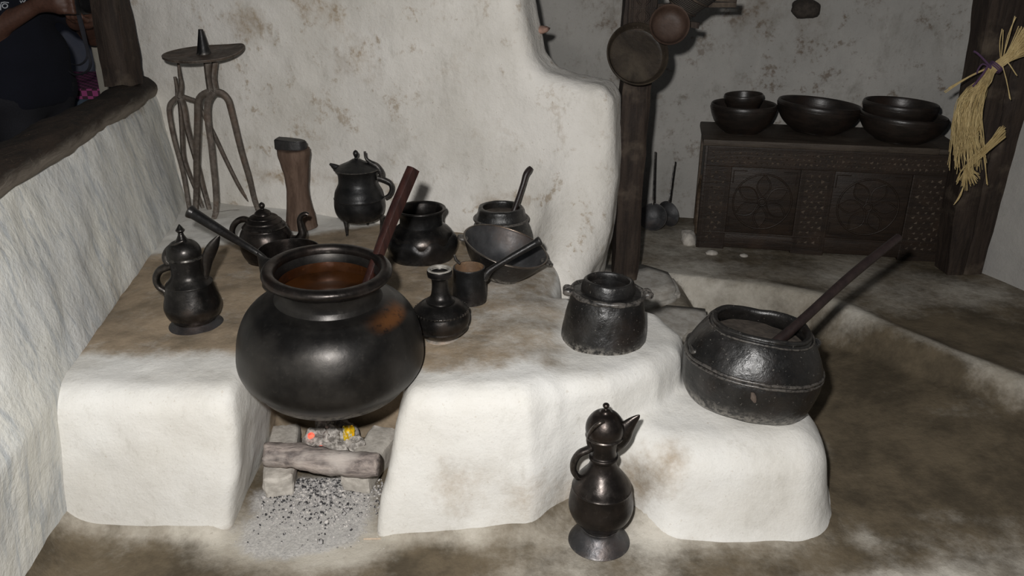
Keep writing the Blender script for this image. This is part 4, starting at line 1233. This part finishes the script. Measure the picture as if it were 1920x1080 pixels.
# ------------------------------------------------------------------ chest
fl, fr = V((.905, 3.655, 0)), V((1.975, 3.455, 0))
zf = ground(1.3, 3.55)
d = fr - fl; LEN = d.length; ang = math.atan2(d.y, d.x)
t = thing('carved_chest', 'large dark carved wooden chest with rosette panels against the far wall', 'chest', (fl.x, fl.y, zf - .004), (0, 0, ang))
HT, DP = .535, .40
M['chip'] = m_simple('dusty_chip_carving', lin(.13, .10, .075), .8, 0, .3, 60, lin(.035, .024, .017))
bm = bmesh.new(); box(bm, (.02, .022, .03), (LEN - .02, DP - .01, HT - .03), .003)
obj('carcass', bm, M['chest'], t)
bm = bmesh.new(); box(bm, (-.025, -.02, HT - .03), (LEN - .10, DP + .01, HT), .007); box(bm, (LEN - .10, .0, HT - .035), (LEN + .012, DP + .01, HT - .008), .006)
jitter(bm, .002, 8, 4)
M['lid'] = m_wood('dusty_chest_lid', lin(.035, .026, .019), lin(.065, .05, .038), lin(.10, .08, .062), (.15, 1, 1), .6, .5)
obj('lid', bm, M['lid'], t)
rn = random.Random(5)
def chips(bm, x0, x1, z0, z1, dx, dz, y, s):
    nx, nz = max(1, int((x1 - x0) / dx)), max(1, int((z1 - z0) / dz))
    for i in range(nx):
        for k in range(nz):
            x = x0 + (i + .5 + (.25 if k % 2 else -.25)) * (x1 - x0) / nx; z = z0 + (k + .5) * (z1 - z0) / nz
            a = rn.choice((0, PI / 3, -PI / 3, PI)) + rn.uniform(-.15, .15)
            ss = s * rn.uniform(.75, 1.15)
            pts = [V((x + ss * math.cos(a + j * 2*PI/3), y, z + ss * math.sin(a + j * 2*PI/3))) for j in range(3)]
            vs = [bm.verts.new(p) for p in pts]; ap_ = bm.verts.new((x, y - .006, z))
            for j in range(3): bm.faces.new((vs[j], vs[(j+1) % 3], ap_))
def carved(name, bm, nf):
    bm.faces.ensure_lookup_table()
    for f_ in bm.faces[nf:]: f_.material_index = 1
    o = obj(name, bm, M['chest'], t, smooth=False); o.data.materials.append(M['chip'])
    return o
def stile(x0, x1, name='stile'):
    bm = bmesh.new(); box(bm, (x0, -.004, -.0), (x1, .028, HT - .03), .004)
    for x in (x0 + .012, x0 + .02, x1 - .012, x1 - .02): box(bm, (x - .002, -.008, .03), (x + .002, -.002, HT - .14), .0008)
    nf = len(bm.faces); chips(bm, x0 + .026, x1 - .026, .05, HT - .14, .030, .024, -.004, .0105)
    carved(name, bm, nf)
STILES = [(0, .118), (.425, .575), (.905, LEN)]
for a, b in STILES: stile(a, b)
bm = bmesh.new(); box(bm, (0, -.008, HT - .125), (LEN, .026, HT - .03), .004)
for z in (HT - .117, HT - .043): box(bm, (.01, -.012, z - .002), (LEN - .01, -.006, z + .002), .0008)
nf = len(bm.faces); chips(bm, .02, LEN - .02, HT - .112, HT - .048, .024, .021, -.008, .0085)
carved('top_rail', bm, nf)
bm = bmesh.new(); box(bm, (.02, -.002, .015), (LEN - .02, .026, .085), .004); box(bm, (.01, -.008, .085), (LEN - .01, .0, .093), .002)
obj('bottom_rail', bm, M['chest'], t)
for (x0, x1) in ((.118, .425), (.575, .905)):
    bm = bmesh.new(); box(bm, (x0 - .005, .010, .08), (x1 + .005, .03, HT - .12), .002)
    cf = bm
    cxp, czp = (x0 + x1) / 2, .245; R = .132
    rs = bmesh.new()
    tube([(cxp + R * math.cos(2*PI*i/48), .010, czp + R * math.sin(2*PI*i/48)) for i in range(49)], .0045, 8, 1, rs, caps=False)
    for k in range(6):
        a = PI / 2 + k * PI / 3 + (.0 if x0 < .3 else .52)
        for sd in (-1, 1):
            pts = []
            for i in range(9):
                s = i / 8
                rr = .022 + (R - .026) * s; off = sd * .030 * math.sin(PI * s)
                pts.append((cxp + rr * math.cos(a) - off * math.sin(a), .010, czp + rr * math.sin(a) + off * math.cos(a)))
            tube(pts, .0040, 6, 1, rs)
        vs1 = [rs.verts.new((cxp + (.03 + (R - .04) * i / 8) * math.cos(a) - sd * .022 * math.sin(PI * i / 8) * math.sin(a), .0095, czp + (.03 + (R - .04) * i / 8) * math.sin(a) + sd * .022 * math.sin(PI * i / 8) * math.cos(a))) for sd in (1, -1) for i in (range(0, 9) if sd == 1 else range(7, 0, -1))]
        rs.faces.new(vs1)
    tube([(cxp + .018 * math.cos(2*PI*i/20), .009, czp + .018 * math.sin(2*PI*i/20)) for i in range(21)], .005, 8, 1, rs, caps=False)
    for sx in (0, 1):
        for sz in (0, 1):
            X = x0 + .012 if sx == 0 else x1 - .012; Z = .105 if sz == 0 else HT - .145
            dx, dz = (1 if sx == 0 else -1), (1 if sz == 0 else -1)
            tube([(X + dx * .06, .009, Z), (X, .009, Z), (X, .009, Z + dz * .06)], .003, 6, 1, cf)
    pn = obj('front_panel', bm, M['chest'], t)
    obj('rosette', rs, M['chest'], pn)
# left end: board, corner edge and a worn foot
bm = bmesh.new(); box(bm, (-.004, .05, .05), (.02, DP - .03, HT - .05), .003); obj('end_panel', bm, M['chest'], t)
bm = bmesh.new(); box(bm, (-.016, DP - .055, -.0), (.02, DP, HT - .03), .005); obj('corner_post', bm, M['chest_edge'], t)
bm = bmesh.new(); box(bm, (-.012, -.002, .0), (.02, .045, HT - .03), .005); obj('corner_post', bm, M['chest'], t)
bm = bmesh.new(); tube([(-.010, .06, .05), (-.012, .17, .20), (-.010, .05, .34)], .012, 8, 2, bm, square=True); obj('end_brace', bm, M['chest_edge'], t)
bm = bmesh.new(); box(bm, (LEN - .02, .0, .0), (LEN + .01, DP, HT - .03), .004); obj('end_board', bm, M['chest'], t)
ft = rock((.035, .045, .035), 8, 3, .2, 3); 
o = obj('rubble_stone', ft, M['brick']); o.location = (fl.x - .035, fl.y + .07, zf + .022); tag(o, 'small pale stone beside the lower corner of the chest', 'stone', 'pale stones by the chest')
for k, (u, v, s) in enumerate(((1335, 477, .022), (1395, 481, .014))):
    q = at(u, v, z=zf); o = obj('rubble_stone', rock((s * 1.4, s, s * .6), 90 + k, 2, .2), M['brick']); o.location = (q.x, q.y, zf + s * .3)
    tag(o, ('flat pale pebble on the floor before the chest', 'smaller pale pebble further along the chest front')[k], 'stone', 'pale stones by the chest')

ztop = zf - .004 + HT
def wbowl(label, u, v, Y, rpx, h, tilt=(0, 0, 0), z=None, foot=.55):
    c = at(u, v, Y=Y)
    r = rpx * depth(c) / FPX
    t = thing('wooden_bowl', label, 'bowl', (c.x, Y, ztop + .002 if z is None else z), tilt, 'dark wooden bowls on the chest')
    obj('shell', lathe([(0, 0), (r * foot * .9, 0), (r * foot, .004), (r * .80, h * .28), (r * .95, h * .60), (r, h * .86), (r * .985, h * .97), (r * .96, h)], 64, 4), M['bowlwood'], t)
    obj('inside', lathe([(r * .96, h), (r * .93, h * .93), (r * .86, h * .58), (r * .62, h * .22), (r * .3, h * .13), (0, h * .12)], 64, 4), M['bowlwood'], t)
    gr = bmesh.new()
    for f_ in (.80, .86):
        rr = r * (1.0 if f_ > .82 else .99)
        tube([(rr * math.cos(2*PI*i/60), rr * math.sin(2*PI*i/60), h * f_) for i in range(61)], .0018, 6, 1, gr, caps=False)
    obj('turned_ring', gr, M['bowlwood'], t)
    return t
wbowl('deep dark wooden bowl nearest the middle post, with a small bowl in it', 1390, 240, 3.80, 60, .135)
wbowl('small dark wooden bowl sitting inside the deep bowl', 1393, 205, 3.80, 35.5, .085, (0, math.radians(-3), 0), ztop + .095, .75)
wbowl('widest dark wooden bowl, tilted, alone in the middle of the chest lid', 1526, 244, 3.78, 75.5, .135, (0, math.radians(4.5), 0), ztop + .010)
wbowl('shallow dark wooden bowl holding another bowl near the straw bundle', 1684, 259, 3.60, 77, .120, (math.radians(0), math.radians(3), 0), ztop + .006)
wbowl('dark wooden bowl stacked inside the shallow bowl near the straw bundle', 1678, 245, 3.60, 66, .118, (0, math.radians(2.5), 0), ztop + .060, .65)

# ------------------------------------------------------------------ right post and straw
zf2 = ground(2.0, 3.33)
t = thing('wooden_post', 'broad dark hewn door post at the end of the carved chest', 'post', (2.0, 3.345, zf2 - .004))
bm = bmesh.new(); n = 24; rings = []
for i in range(n + 1):
    z = i / n * 2.05; s = z / 1.15
    xl, xr = -.075 - .075 * s, .075 + .10 * s
    rings.append([bm.verts.new(q) for q in (V((xl, -.055, z)), V(((xl + xr) / 2 - .01, -.06, z)), V(((xl + xr) / 2, -.05, z)), V(((xl + xr) / 2 + .01, -.06, z)), V((xr, -.055, z)), V((xr, .06, z)), V((xl, .06, z)))])
for a, b in zip(rings, rings[1:]):
    for i in range(7): bm.faces.new((a[i], a[(i+1) % 7], b[(i+1) % 7], b[i]))
bm.faces.new(rings[0]); bm.faces.new(rings[-1])
bmesh.ops.subdivide_edges(bm, edges=bm.edges[:], cuts=1, use_grid_fill=True)
jitter(bm, .007, 7, 25); jitter(bm, .002, 30, 26)
obj('shaft', bm, M['post'], t)
rn = random.Random(11)
bind = at(1866, 126, Y=3.17)
sb = thing('straw_bundle', 'tied bundle of dry straw hanging from a peg on the broad door post', 'straw', bind)
st_ = bmesh.new()
Lp = lambda u, v, dY: at(u, v, Y=3.17 + dY) - bind
for i in range(230):
    a = rn.uniform(-1, 1); b = rn.uniform(-1, 1)
    u0, v0 = 1925 + rn.uniform(-15, 25), 72 + a * 22 + rn.uniform(-4, 4)
    dy = b * .03
    if rn.random() < .75:
        e = rn.uniform(-1, 1)
        u2, v2 = 1822 + e * 22, 185 + rn.uniform(-8, 8) - e * 2
        u3, v3 = 1812 + e * 24 + rn.uniform(-6, 6), 235 + rn.uniform(-12, 10)
        u4, v4 = 1812 + e * 26 + rn.uniform(-10, 12), rn.uniform(255, 325)
        pts = [Lp(u0, v0, dy), Lp(1890 + a * 3, 108 + a * 8, dy * .6), Lp(1866 + a * 4, 126 + a * 6, dy * .25), Lp(1845 + e * 9, 152 + a * 4 - e * 1, dy), Lp(u2, v2, dy * 1.5), Lp(u3, v3, dy * 1.8), Lp(u4, v4, dy * 1.8)]
    else:
        e = rn.uniform(-1, 1)
        k = rn.uniform(.5, 1)
        pts = [Lp(u0, v0, dy), Lp(1890 + a * 3, 108 + a * 8, dy * .6), Lp(1866 + a * 4, 126 + a * 6, dy * .25), Lp(1848 + e * 10, 150 + e * 3, dy), Lp(1848 + e * 10 - 25 * k, 150 + 40 * k, dy)]
    pts = pts[:3] + [p + V((rn.uniform(-.007, .007), rn.uniform(-.006, .006), rn.uniform(-.007, .007))) for p in pts[3:]]
    tube(pts, rn.uniform(.0008, .0017), 4, 3, st_)
for (u, v, u2, v2) in ((1862, 122, 1778, 165), (1862, 124, 1770, 172), (1880, 110, 1903, 30), (1876, 112, 1879, 54), (1878, 120, 1893, 185), (1885, 112, 1905, 140), (1835, 170, 1850, 345)):
    for k in range(2):
        tube([Lp(u + k, v, -.01), Lp((u + u2) / 2 + rn.uniform(-3, 3), (v + v2) / 2 - 3, -.02), Lp(u2 + 2 * k, v2 + 2 * k, -.02)], .0018, 4, 3, st_)
# the bent-back lower tuft
for i in range(60):
    a = rn.uniform(-1, 1); dy = rn.uniform(-.03, .02)
    ang2 = rn.uniform(-.9, 1.2)
    pts = [Lp(1882 + rn.uniform(-8, 4), 246 + a * 12, dy), Lp(1850, 278 + a * 9, dy), Lp(1822 + rn.uniform(-4, 4), 303 + a * 7, dy), Lp(1812 + rn.uniform(-4, 4) + 8 * ang2, 316 + rn.uniform(0, 4), dy), Lp(1812 + 22 * ang2, 318 + rn.uniform(12, 42) * (1 - .4 * abs(ang2)), dy)]
    tube(pts, rn.uniform(.0009, .0016), 4, 3, st_)
for i in range(5):
    tube([Lp(1815, 320, 0), Lp(1806 - i, 350 + 4 * i, 0), Lp(1796 - i * 2, 372 + 3 * i, 0)], .0014, 4, 3, st_)
o = obj('stalks', st_, M['straw'], sb); o['kind'] = 'stuff'
sg = bmesh.new()
dirb = (Lp(1890, 108, 0) - Lp(1845, 150, 0)).normalized(); e1 = dirb.orthogonal().normalized(); e2 = dirb.cross(e1)
for k in range(3):
    tube([dirb * (k * .006 - .006) + (e1 * math.cos(2*PI*i/20) + e2 * math.sin(2*PI*i/20)) * .026 for i in range(21)], .0028, 6, 1, sg, caps=False)
tube([Lp(1858, 126, -.03), Lp(1845, 112, -.03), Lp(1834, 101, -.03), Lp(1826, 96, -.03)], .004, 6, 4, sg)
tube([Lp(1858, 128, -.03), Lp(1843, 120, -.03), Lp(1834, 130, -.03), Lp(1832, 138, -.03)], .003, 6, 4, sg)
tube([Lp(1852, 124, -.035), Lp(1842, 140, -.035), Lp(1830, 155, -.035), Lp(1824, 162, -.03)], .004, 6, 4, sg)
obj('string', sg, M['purple'], sb)['label'] = 'purple string tied round the straw'
pgb = tube([V((0, 0, 0)), V((0, -.20, .02)), V((0, -.24, .04))], .010, 10, 3)
pg = obj('wall_peg', pgb, M['post']); pq = at(1935, 66, Y=3.17); pg.location = (pq.x, 3.33, pq.z - .01)
tag(pg, 'dark wooden peg the straw bundle hangs from, at the picture edge', 'peg')

# ------------------------------------------------------------------ sill log and corner post on the left wall
pts, rad = [], []
for i in range(15):
    y = .9 + i / 14 * 2.74
    s = (y - 1.9) / 1.7
    z = .957 - .030 * s
    pts.append(V((left_x(y, .92) - .035, y, z))); rad.append(.059 - .003 * s + .003 * math.sin(i * 1.7))
b0 = pts[0].copy()
bm = tube([p - b0 for p in pts], rad, 22, 4, square=False, flat=1.15)
jitter(bm, .006, 8, 45); jitter(bm, .003, 26, 46)
o = obj('sill_log', bm, M['sill'], None, 'all'); o.location = b0
tag(o, 'weathered dark log laid along the top of the low grey wall', 'log')
pzb = .975
t = thing('wooden_post', 'dark wooden corner post standing on the sill log', 'post', (-1.612, 3.40, pzb))
bm = bmesh.new(); rings = []
for i in range(19):
    z = i / 18 * 1.3
    w = .056 - .002 * math.sin(z * 9); 
    rings.append([bm.verts.new(q) for q in (V((-w, -.06, z)), V((0, -.07, z)), V((w * .8, -.065, z)), V((w, -.05, z)), V((w, .06, z)), V((0, .065, z)), V((-w, .06, z)))])
for a, b in zip(rings, rings[1:]):
    for i in range(7): bm.faces.new((a[i], a[(i+1) % 7], b[(i+1) % 7], b[i]))
bm.faces.new(rings[0]); bm.faces.new(rings[-1])
bmesh.ops.subdivide_edges(bm, edges=bm.edges[:], cuts=1, use_grid_fill=True)
jitter(bm, .008, 9, 55); jitter(bm, .002, 30, 56)
obj('shaft', bm, M['post'], t)

# ------------------------------------------------------------------ beyond the opening: table, cloth, person
tb = bmesh.new(); box(tb, (-2.75, 4.155, 0), (-2.08, 4.75, .83), .01)
o = obj('side_table', tb, M['bluebox'], smooth=False); tag(o, 'blue grey boxed table outside the opening behind the person', 'table')
cb = bmesh.new(); box(cb, (-2.77, 4.15, .83), (-2.06, 4.77, .842), .004); box(cb, (-2.77, 4.142, .79), (-2.06, 4.154, .842), .003)
o = obj('checked_cloth', cb, M['gingham'], smooth=False); tag(o, 'pink and black checked cloth on the table outside the opening', 'cloth')

PX, PY = -2.14, 3.60
face = math.radians(-12)
def person():
    fw = V((math.cos(face), math.sin(face), 0)); rt = V((math.sin(face), -math.cos(face), 0))   # his right side faces the kitchen
    O = V((PX, PY, 0))
    W = lambda f, r, z: O + fw * f + rt * r + V((0, 0, z))
    hip, chest, neck, head = W(0, 0, .95), W(.0, 0, 1.30), W(.0, 0, 1.47), W(.03, 0, 1.62)
    cam = at(146, 6, Y=PY - .10)
    camF = (cam - O).dot(fw); camR = (cam - O).dot(rt); cz_ = cam.z
    caps = []
    torso = [(W(0, -.09, .93), W(0, .09, .93), .125, .125), (W(0.01, -.07, 1.08), W(.01, .07, 1.08), .125, .125), (W(0, -.11, 1.30), W(0, .11, 1.30), .118, .118),
             (W(-.01, -.155, 1.40), W(-.01, .155, 1.40), .068, .068), (W(0, 0, .95), W(0, 0, 1.38), .12, .115)]
    legs, feet = [], []
    for s in (-1, 1):
        legs += [(W(0, s * .095, .92), W(.015, s * .105, .50), .092, .062), (W(.015, s * .105, .50), W(-.01, s * .11, .09), .060, .042)]
        feet += [(W(-.03, s * .11, .045), W(.14, s * .12, .035), .042, .034)]
    nk = [(W(-.01, 0, 1.40), W(.01, 0, 1.54), .055, .052)]
    hd = [(W(.01, 0, 1.66), W(.035, 0, 1.62), .094, .085), (W(.05, 0, 1.55), W(.06, 0, 1.545), .058, .05), (W(.115, 0, 1.60), W(.128, 0, 1.585), .014, .017), (W(.095, -.03, 1.645), W(.095, .03, 1.645), .02, .02), (W(.105, -.015, 1.55), W(.105, .015, 1.55), .011, .011)]
    for s in (-1, 1): hd.append((W(.0, s * .088, 1.63), W(.0, s * .09, 1.595), .018, .012))
    rsh, lsh = W(-.01, .195, 1.385), W(-.01, -.195, 1.385)
    wr_r = W(camF - .10, camR + .075, cz_ + .01); wr_l = W(camF - .07, camR - .055, cz_ - .075)
    el_r = W(camF - .33, camR + .14, cz_ - .11); el_l = W(camF - .17, -.24, 1.14)
    up = [(rsh, el_r, .056, .043), (lsh, el_l, .056, .043)]
    fore = [(el_r, wr_r, .043, .027), (el_l, wr_l, .042, .027)]
    hands = []
    # right hand grips the side of the camera, fingers wrap its front
    pr_ = W(camF - .03, camR + .075, cz_ + .015)
    hands += [(wr_r, pr_, .027, .034), (wr_r, W(camF - .03, camR + .07, cz_ - .012), .025, .026)]
    for k in range(4):
        zz = cz_ + .036 - .021 * k
        k1 = W(camF - .005, camR + .082, zz); k2 = W(camF + .030, camR + .072, zz - .003); k3 = W(camF + .042 - .004 * k, camR + .046, zz - .005)
        hands += [(W(camF - .035, camR + .075, zz), k1, .0105, .0095), (k1, k2, .0095, .009), (k2, k3, .009, .0078)]
    hands += [(W(camF - .06, camR + .06, cz_ + .02), W(camF - .045, camR + .03, cz_ + .03), .013, .011), (W(camF - .045, camR + .03, cz_ + .03), W(camF - .042, camR + .008, cz_ + .028), .011, .009)]
    # left hand cups the lens from below
    pl = W(camF - .005, camR - .04, cz_ - .068)
    hands += [(wr_l, pl, .027, .034), (wr_l, W(camF, camR - .015, cz_ - .066), .024, .028)]
    for k in range(4):
        ff = camF + .030 - .021 * k
        k1 = W(ff + .004, camR + .012, cz_ - .066); k2 = W(ff + .006, camR + .036, cz_ - .052); k3 = W(ff + .004, camR + .046, cz_ - .030 + .003 * k)
        hands += [(W(ff, camR - .03, cz_ - .066), k1, .0105, .0098), (k1, k2, .0095, .009), (k2, k3, .009, .0078)]
    hands += [(W(camF - .0, camR - .045, cz_ - .06), W(camF + .02, camR - .052, cz_ - .035), .013, .011), (W(camF + .02, camR - .052, cz_ - .035), W(camF + .03, camR - .05, cz_ - .012), .011, .0085)]

    def field(groups, h, k):
        allc = [c for g in groups for c in g]
        P = np.array([[*c[0]] for c in allc] + [[*c[1]] for c in allc])
        lo = P.min(0) - .17; hi = P.max(0) + .17
        x, y, z = grid(lo, hi, h)
        f = np.full((x.shape[0], y.shape[1], z.shape[2]), 1.0, np.float32)
        for a, b, ra, rb in allc:
            m = max(ra, rb) + .06
            l2 = np.minimum(a, b) - m; h2 = np.maximum(a, b) + m
            ii = [slice(max(0, int((l2[q] - lo[q]) / h)), int((h2[q] - lo[q]) / h) + 2) for q in range(3)]
            d_ = capsule(x[ii[0]], y[:, ii[1]], z[:, :, ii[2]], a, b, ra, rb).astype(np.float32)
            kk = k if max(ra, rb) > .02 else k * .25
            f[ii[0], ii[1], ii[2]] = smin(f[ii[0], ii[1], ii[2]], d_, kk)
        return f, lo, (x, y, z)
    root = thing('person', 'person in dark navy shirt holding a black camera beyond the sill log', 'person', O)
    def mk(name, f, lo, h, mat):
        vs, fs = surface_nets(f, lo, h)
        o = link(name, mesh_np(name, vs - np.array([O.x, O.y, 0]), fs), mat, root)
        return o
    f, lo, _ = field([torso, legs, feet, nk, hd, up, fore, hands], .0065, .035)
    mk('body', f, lo, .0065, M['skin'])
    half = [(a, a + (b - a) * .72, ra, ra + (rb - ra) * .6) for a, b, ra, rb in up]
    f, lo, (x, y, z) = field([torso, half], .01, .045)
    f = f - .013 + fbm(x, y, z, 9, 2, 3) * .006
    f = np.maximum(f, np.maximum(.86 - z, z - 1.445 - .0 * x))
    sh = mk('shirt', f, lo, .01, M['navy'])
    f, lo, (x, y, z) = field([[torso[0]], legs], .01, .03)
    f = f - .012 + fbm(x, y, z, 9, 2, 5) * .005
    f = np.maximum(f, np.maximum(.07 - z, z - .95))
    mk('trousers', f, lo, .01, M['trouser'])
    f, lo, (x, y, z) = field([hd[:1]], .008, .02)
    f = f - .012
    fx = (x - O.x) * fw.x + (y - O.y) * fw.y
    f = np.maximum(f, np.maximum(1.60 - z + 0 * f, (fx - .06) - (z - 1.66) * .6))
    mk('hair', f, lo, .008, M['hair'])
    f, lo, (x, y, z) = field([feet], .009, .02)
    f = np.maximum(f - .006, np.maximum(.0 - z, z - .085))
    mk('shoes', f, lo, .009, M['black'])
    for s in (-1, 1):
        eb = bmesh.new(); bmesh.ops.create_uvsphere(eb, u_segments=16, v_segments=10, radius=.012, matrix=Matrix.Translation(W(.098, s * .033, 1.622) - O))
        obj('eye', eb, M['eye'], root)
    # print on the shirt
    bvh = BVHTree.FromPolygons([v_.co + O for v_ in sh.data.vertices], [p_.vertices[:] for p_ in sh.data.polygons])
    def mark(pxs, r):
        pts = []
        for u, v in pxs:
            hit = bvh.ray_cast(V((0, 0, CAM_H)), ray(u, v).normalized())
            if hit[0] is not None: pts.append(hit[0] + hit[1] * .001 - O)
        if len(pts) > 2: obj('print', tube(pts, r, 6, 1), M['white'], sh)['label'] = 'white print on the shirt'
    mark([(9 + 5 * math.cos(a), 11 + 4 * math.sin(a)) for a in [i * PI / 6 for i in range(13)]], .002)
    mark([(2, 8), (2, 5), (8, 4), (16, 5)], .002); mark([(1, 8), (1, 14), (1, 19)], .002)
    mark([(37, 1), (39, 5), (42, 1), (44, 5), (47, 0)], .002)
    # camera, a thing he holds
    ct = thing('camera', 'black camera with a strap held by the person beyond the sill log', 'camera', cam, (0, 0, face))
    cbm = bmesh.new(); box(cbm, (-.035, -.062, -.045), (.035, .062, .045), .010); box(cbm, (-.03, -.028, .04), (.03, .028, .065), .010); box(cbm, (-.02, -.068, -.043), (.046, -.042, .040), .010)
    obj('camera_body', cbm, M['black'], ct)
    lb_ = lathe([(0, 0), (.034, 0), (.036, .01), (.036, .05), (.039, .055), (.039, .085), (.034, .086), (.030, .07), (0, .068)], 36, 1)
    bmesh.ops.transform(lb_, matrix=Matrix.Translation((.033, .008, -.004)) @ Matrix.Rotation(PI / 2, 4, 'Y'), verts=lb_.verts[:])
    obj('lens', lb_, M['black'], ct)
    inv = ct.matrix_basis.inverted() if False else (Matrix.Translation(cam) @ Matrix.Rotation(face, 4, 'Z')).inverted()
    sp_ = [inv @ at(u, v, Y=PY - .16 + dy) for u, v, dy in ((146, 22, 0), (152, 45, -.01), (158, 70, -.01), (166, 100, 0), (170, 118, 0), (165, 132, .01), (152, 139, .02), (138, 140, .03), (130, 134, .04))]
    obj('strap', tube(sp_, [.009, .010, .009, .007, .007, .006, .006, .006, .006], 8, 5, flat=.35), M['strap'], ct)
    sp_ = [inv @ at(u, v, Y=PY - .12 + dy) for u, v, dy in ((150, 40, 0), (158, 75, .01), (164, 100, .02), (160, 114, .02), (148, 122, .03), (134, 120, .05))]
    obj('strap', tube(sp_, .005, 8, 5, flat=.35), M['strap'], ct)
    return root
person()

# ------------------------------------------------------------------ camera, flash, ambient
cd = bpy.data.cameras.new('camera_view'); co = bpy.data.objects.new('camera_view', cd); C.objects.link(co)
cd.sensor_width = 36; cd.lens = FPX / 1920 * 36; cd.clip_start = .05
co.location = (0, 0, CAM_H); co.rotation_euler = (PI / 2 - PITCH, 0, 0)
bpy.context.scene.camera = co

fl_ = bpy.data.lights.new('flash', 'POINT'); fl_.shadow_soft_size = .03; fl_.energy = 240; fl_.color = (1, .98, .955)
fo = bpy.data.objects.new('flash', fl_); C.objects.link(fo)
fo.location = (-.10, .05, CAM_H + .125); fo.rotation_euler = (PI / 2 - math.radians(18), 0, 0)

w = bpy.data.worlds.new('dim_room'); bpy.context.scene.world = w; w.use_nodes = True
w.node_tree.nodes['Background'].inputs[0].default_value = (.80, .88, 1, 1)
w.node_tree.nodes['Background'].inputs[1].default_value = .05

sc = bpy.context.scene
sc.view_settings.view_transform = 'Standard'; sc.view_settings.look = 'None'
sc.view_settings.exposure = 0.0; sc.view_settings.gamma = 1.0
sc.view_settings.use_curve_mapping = False
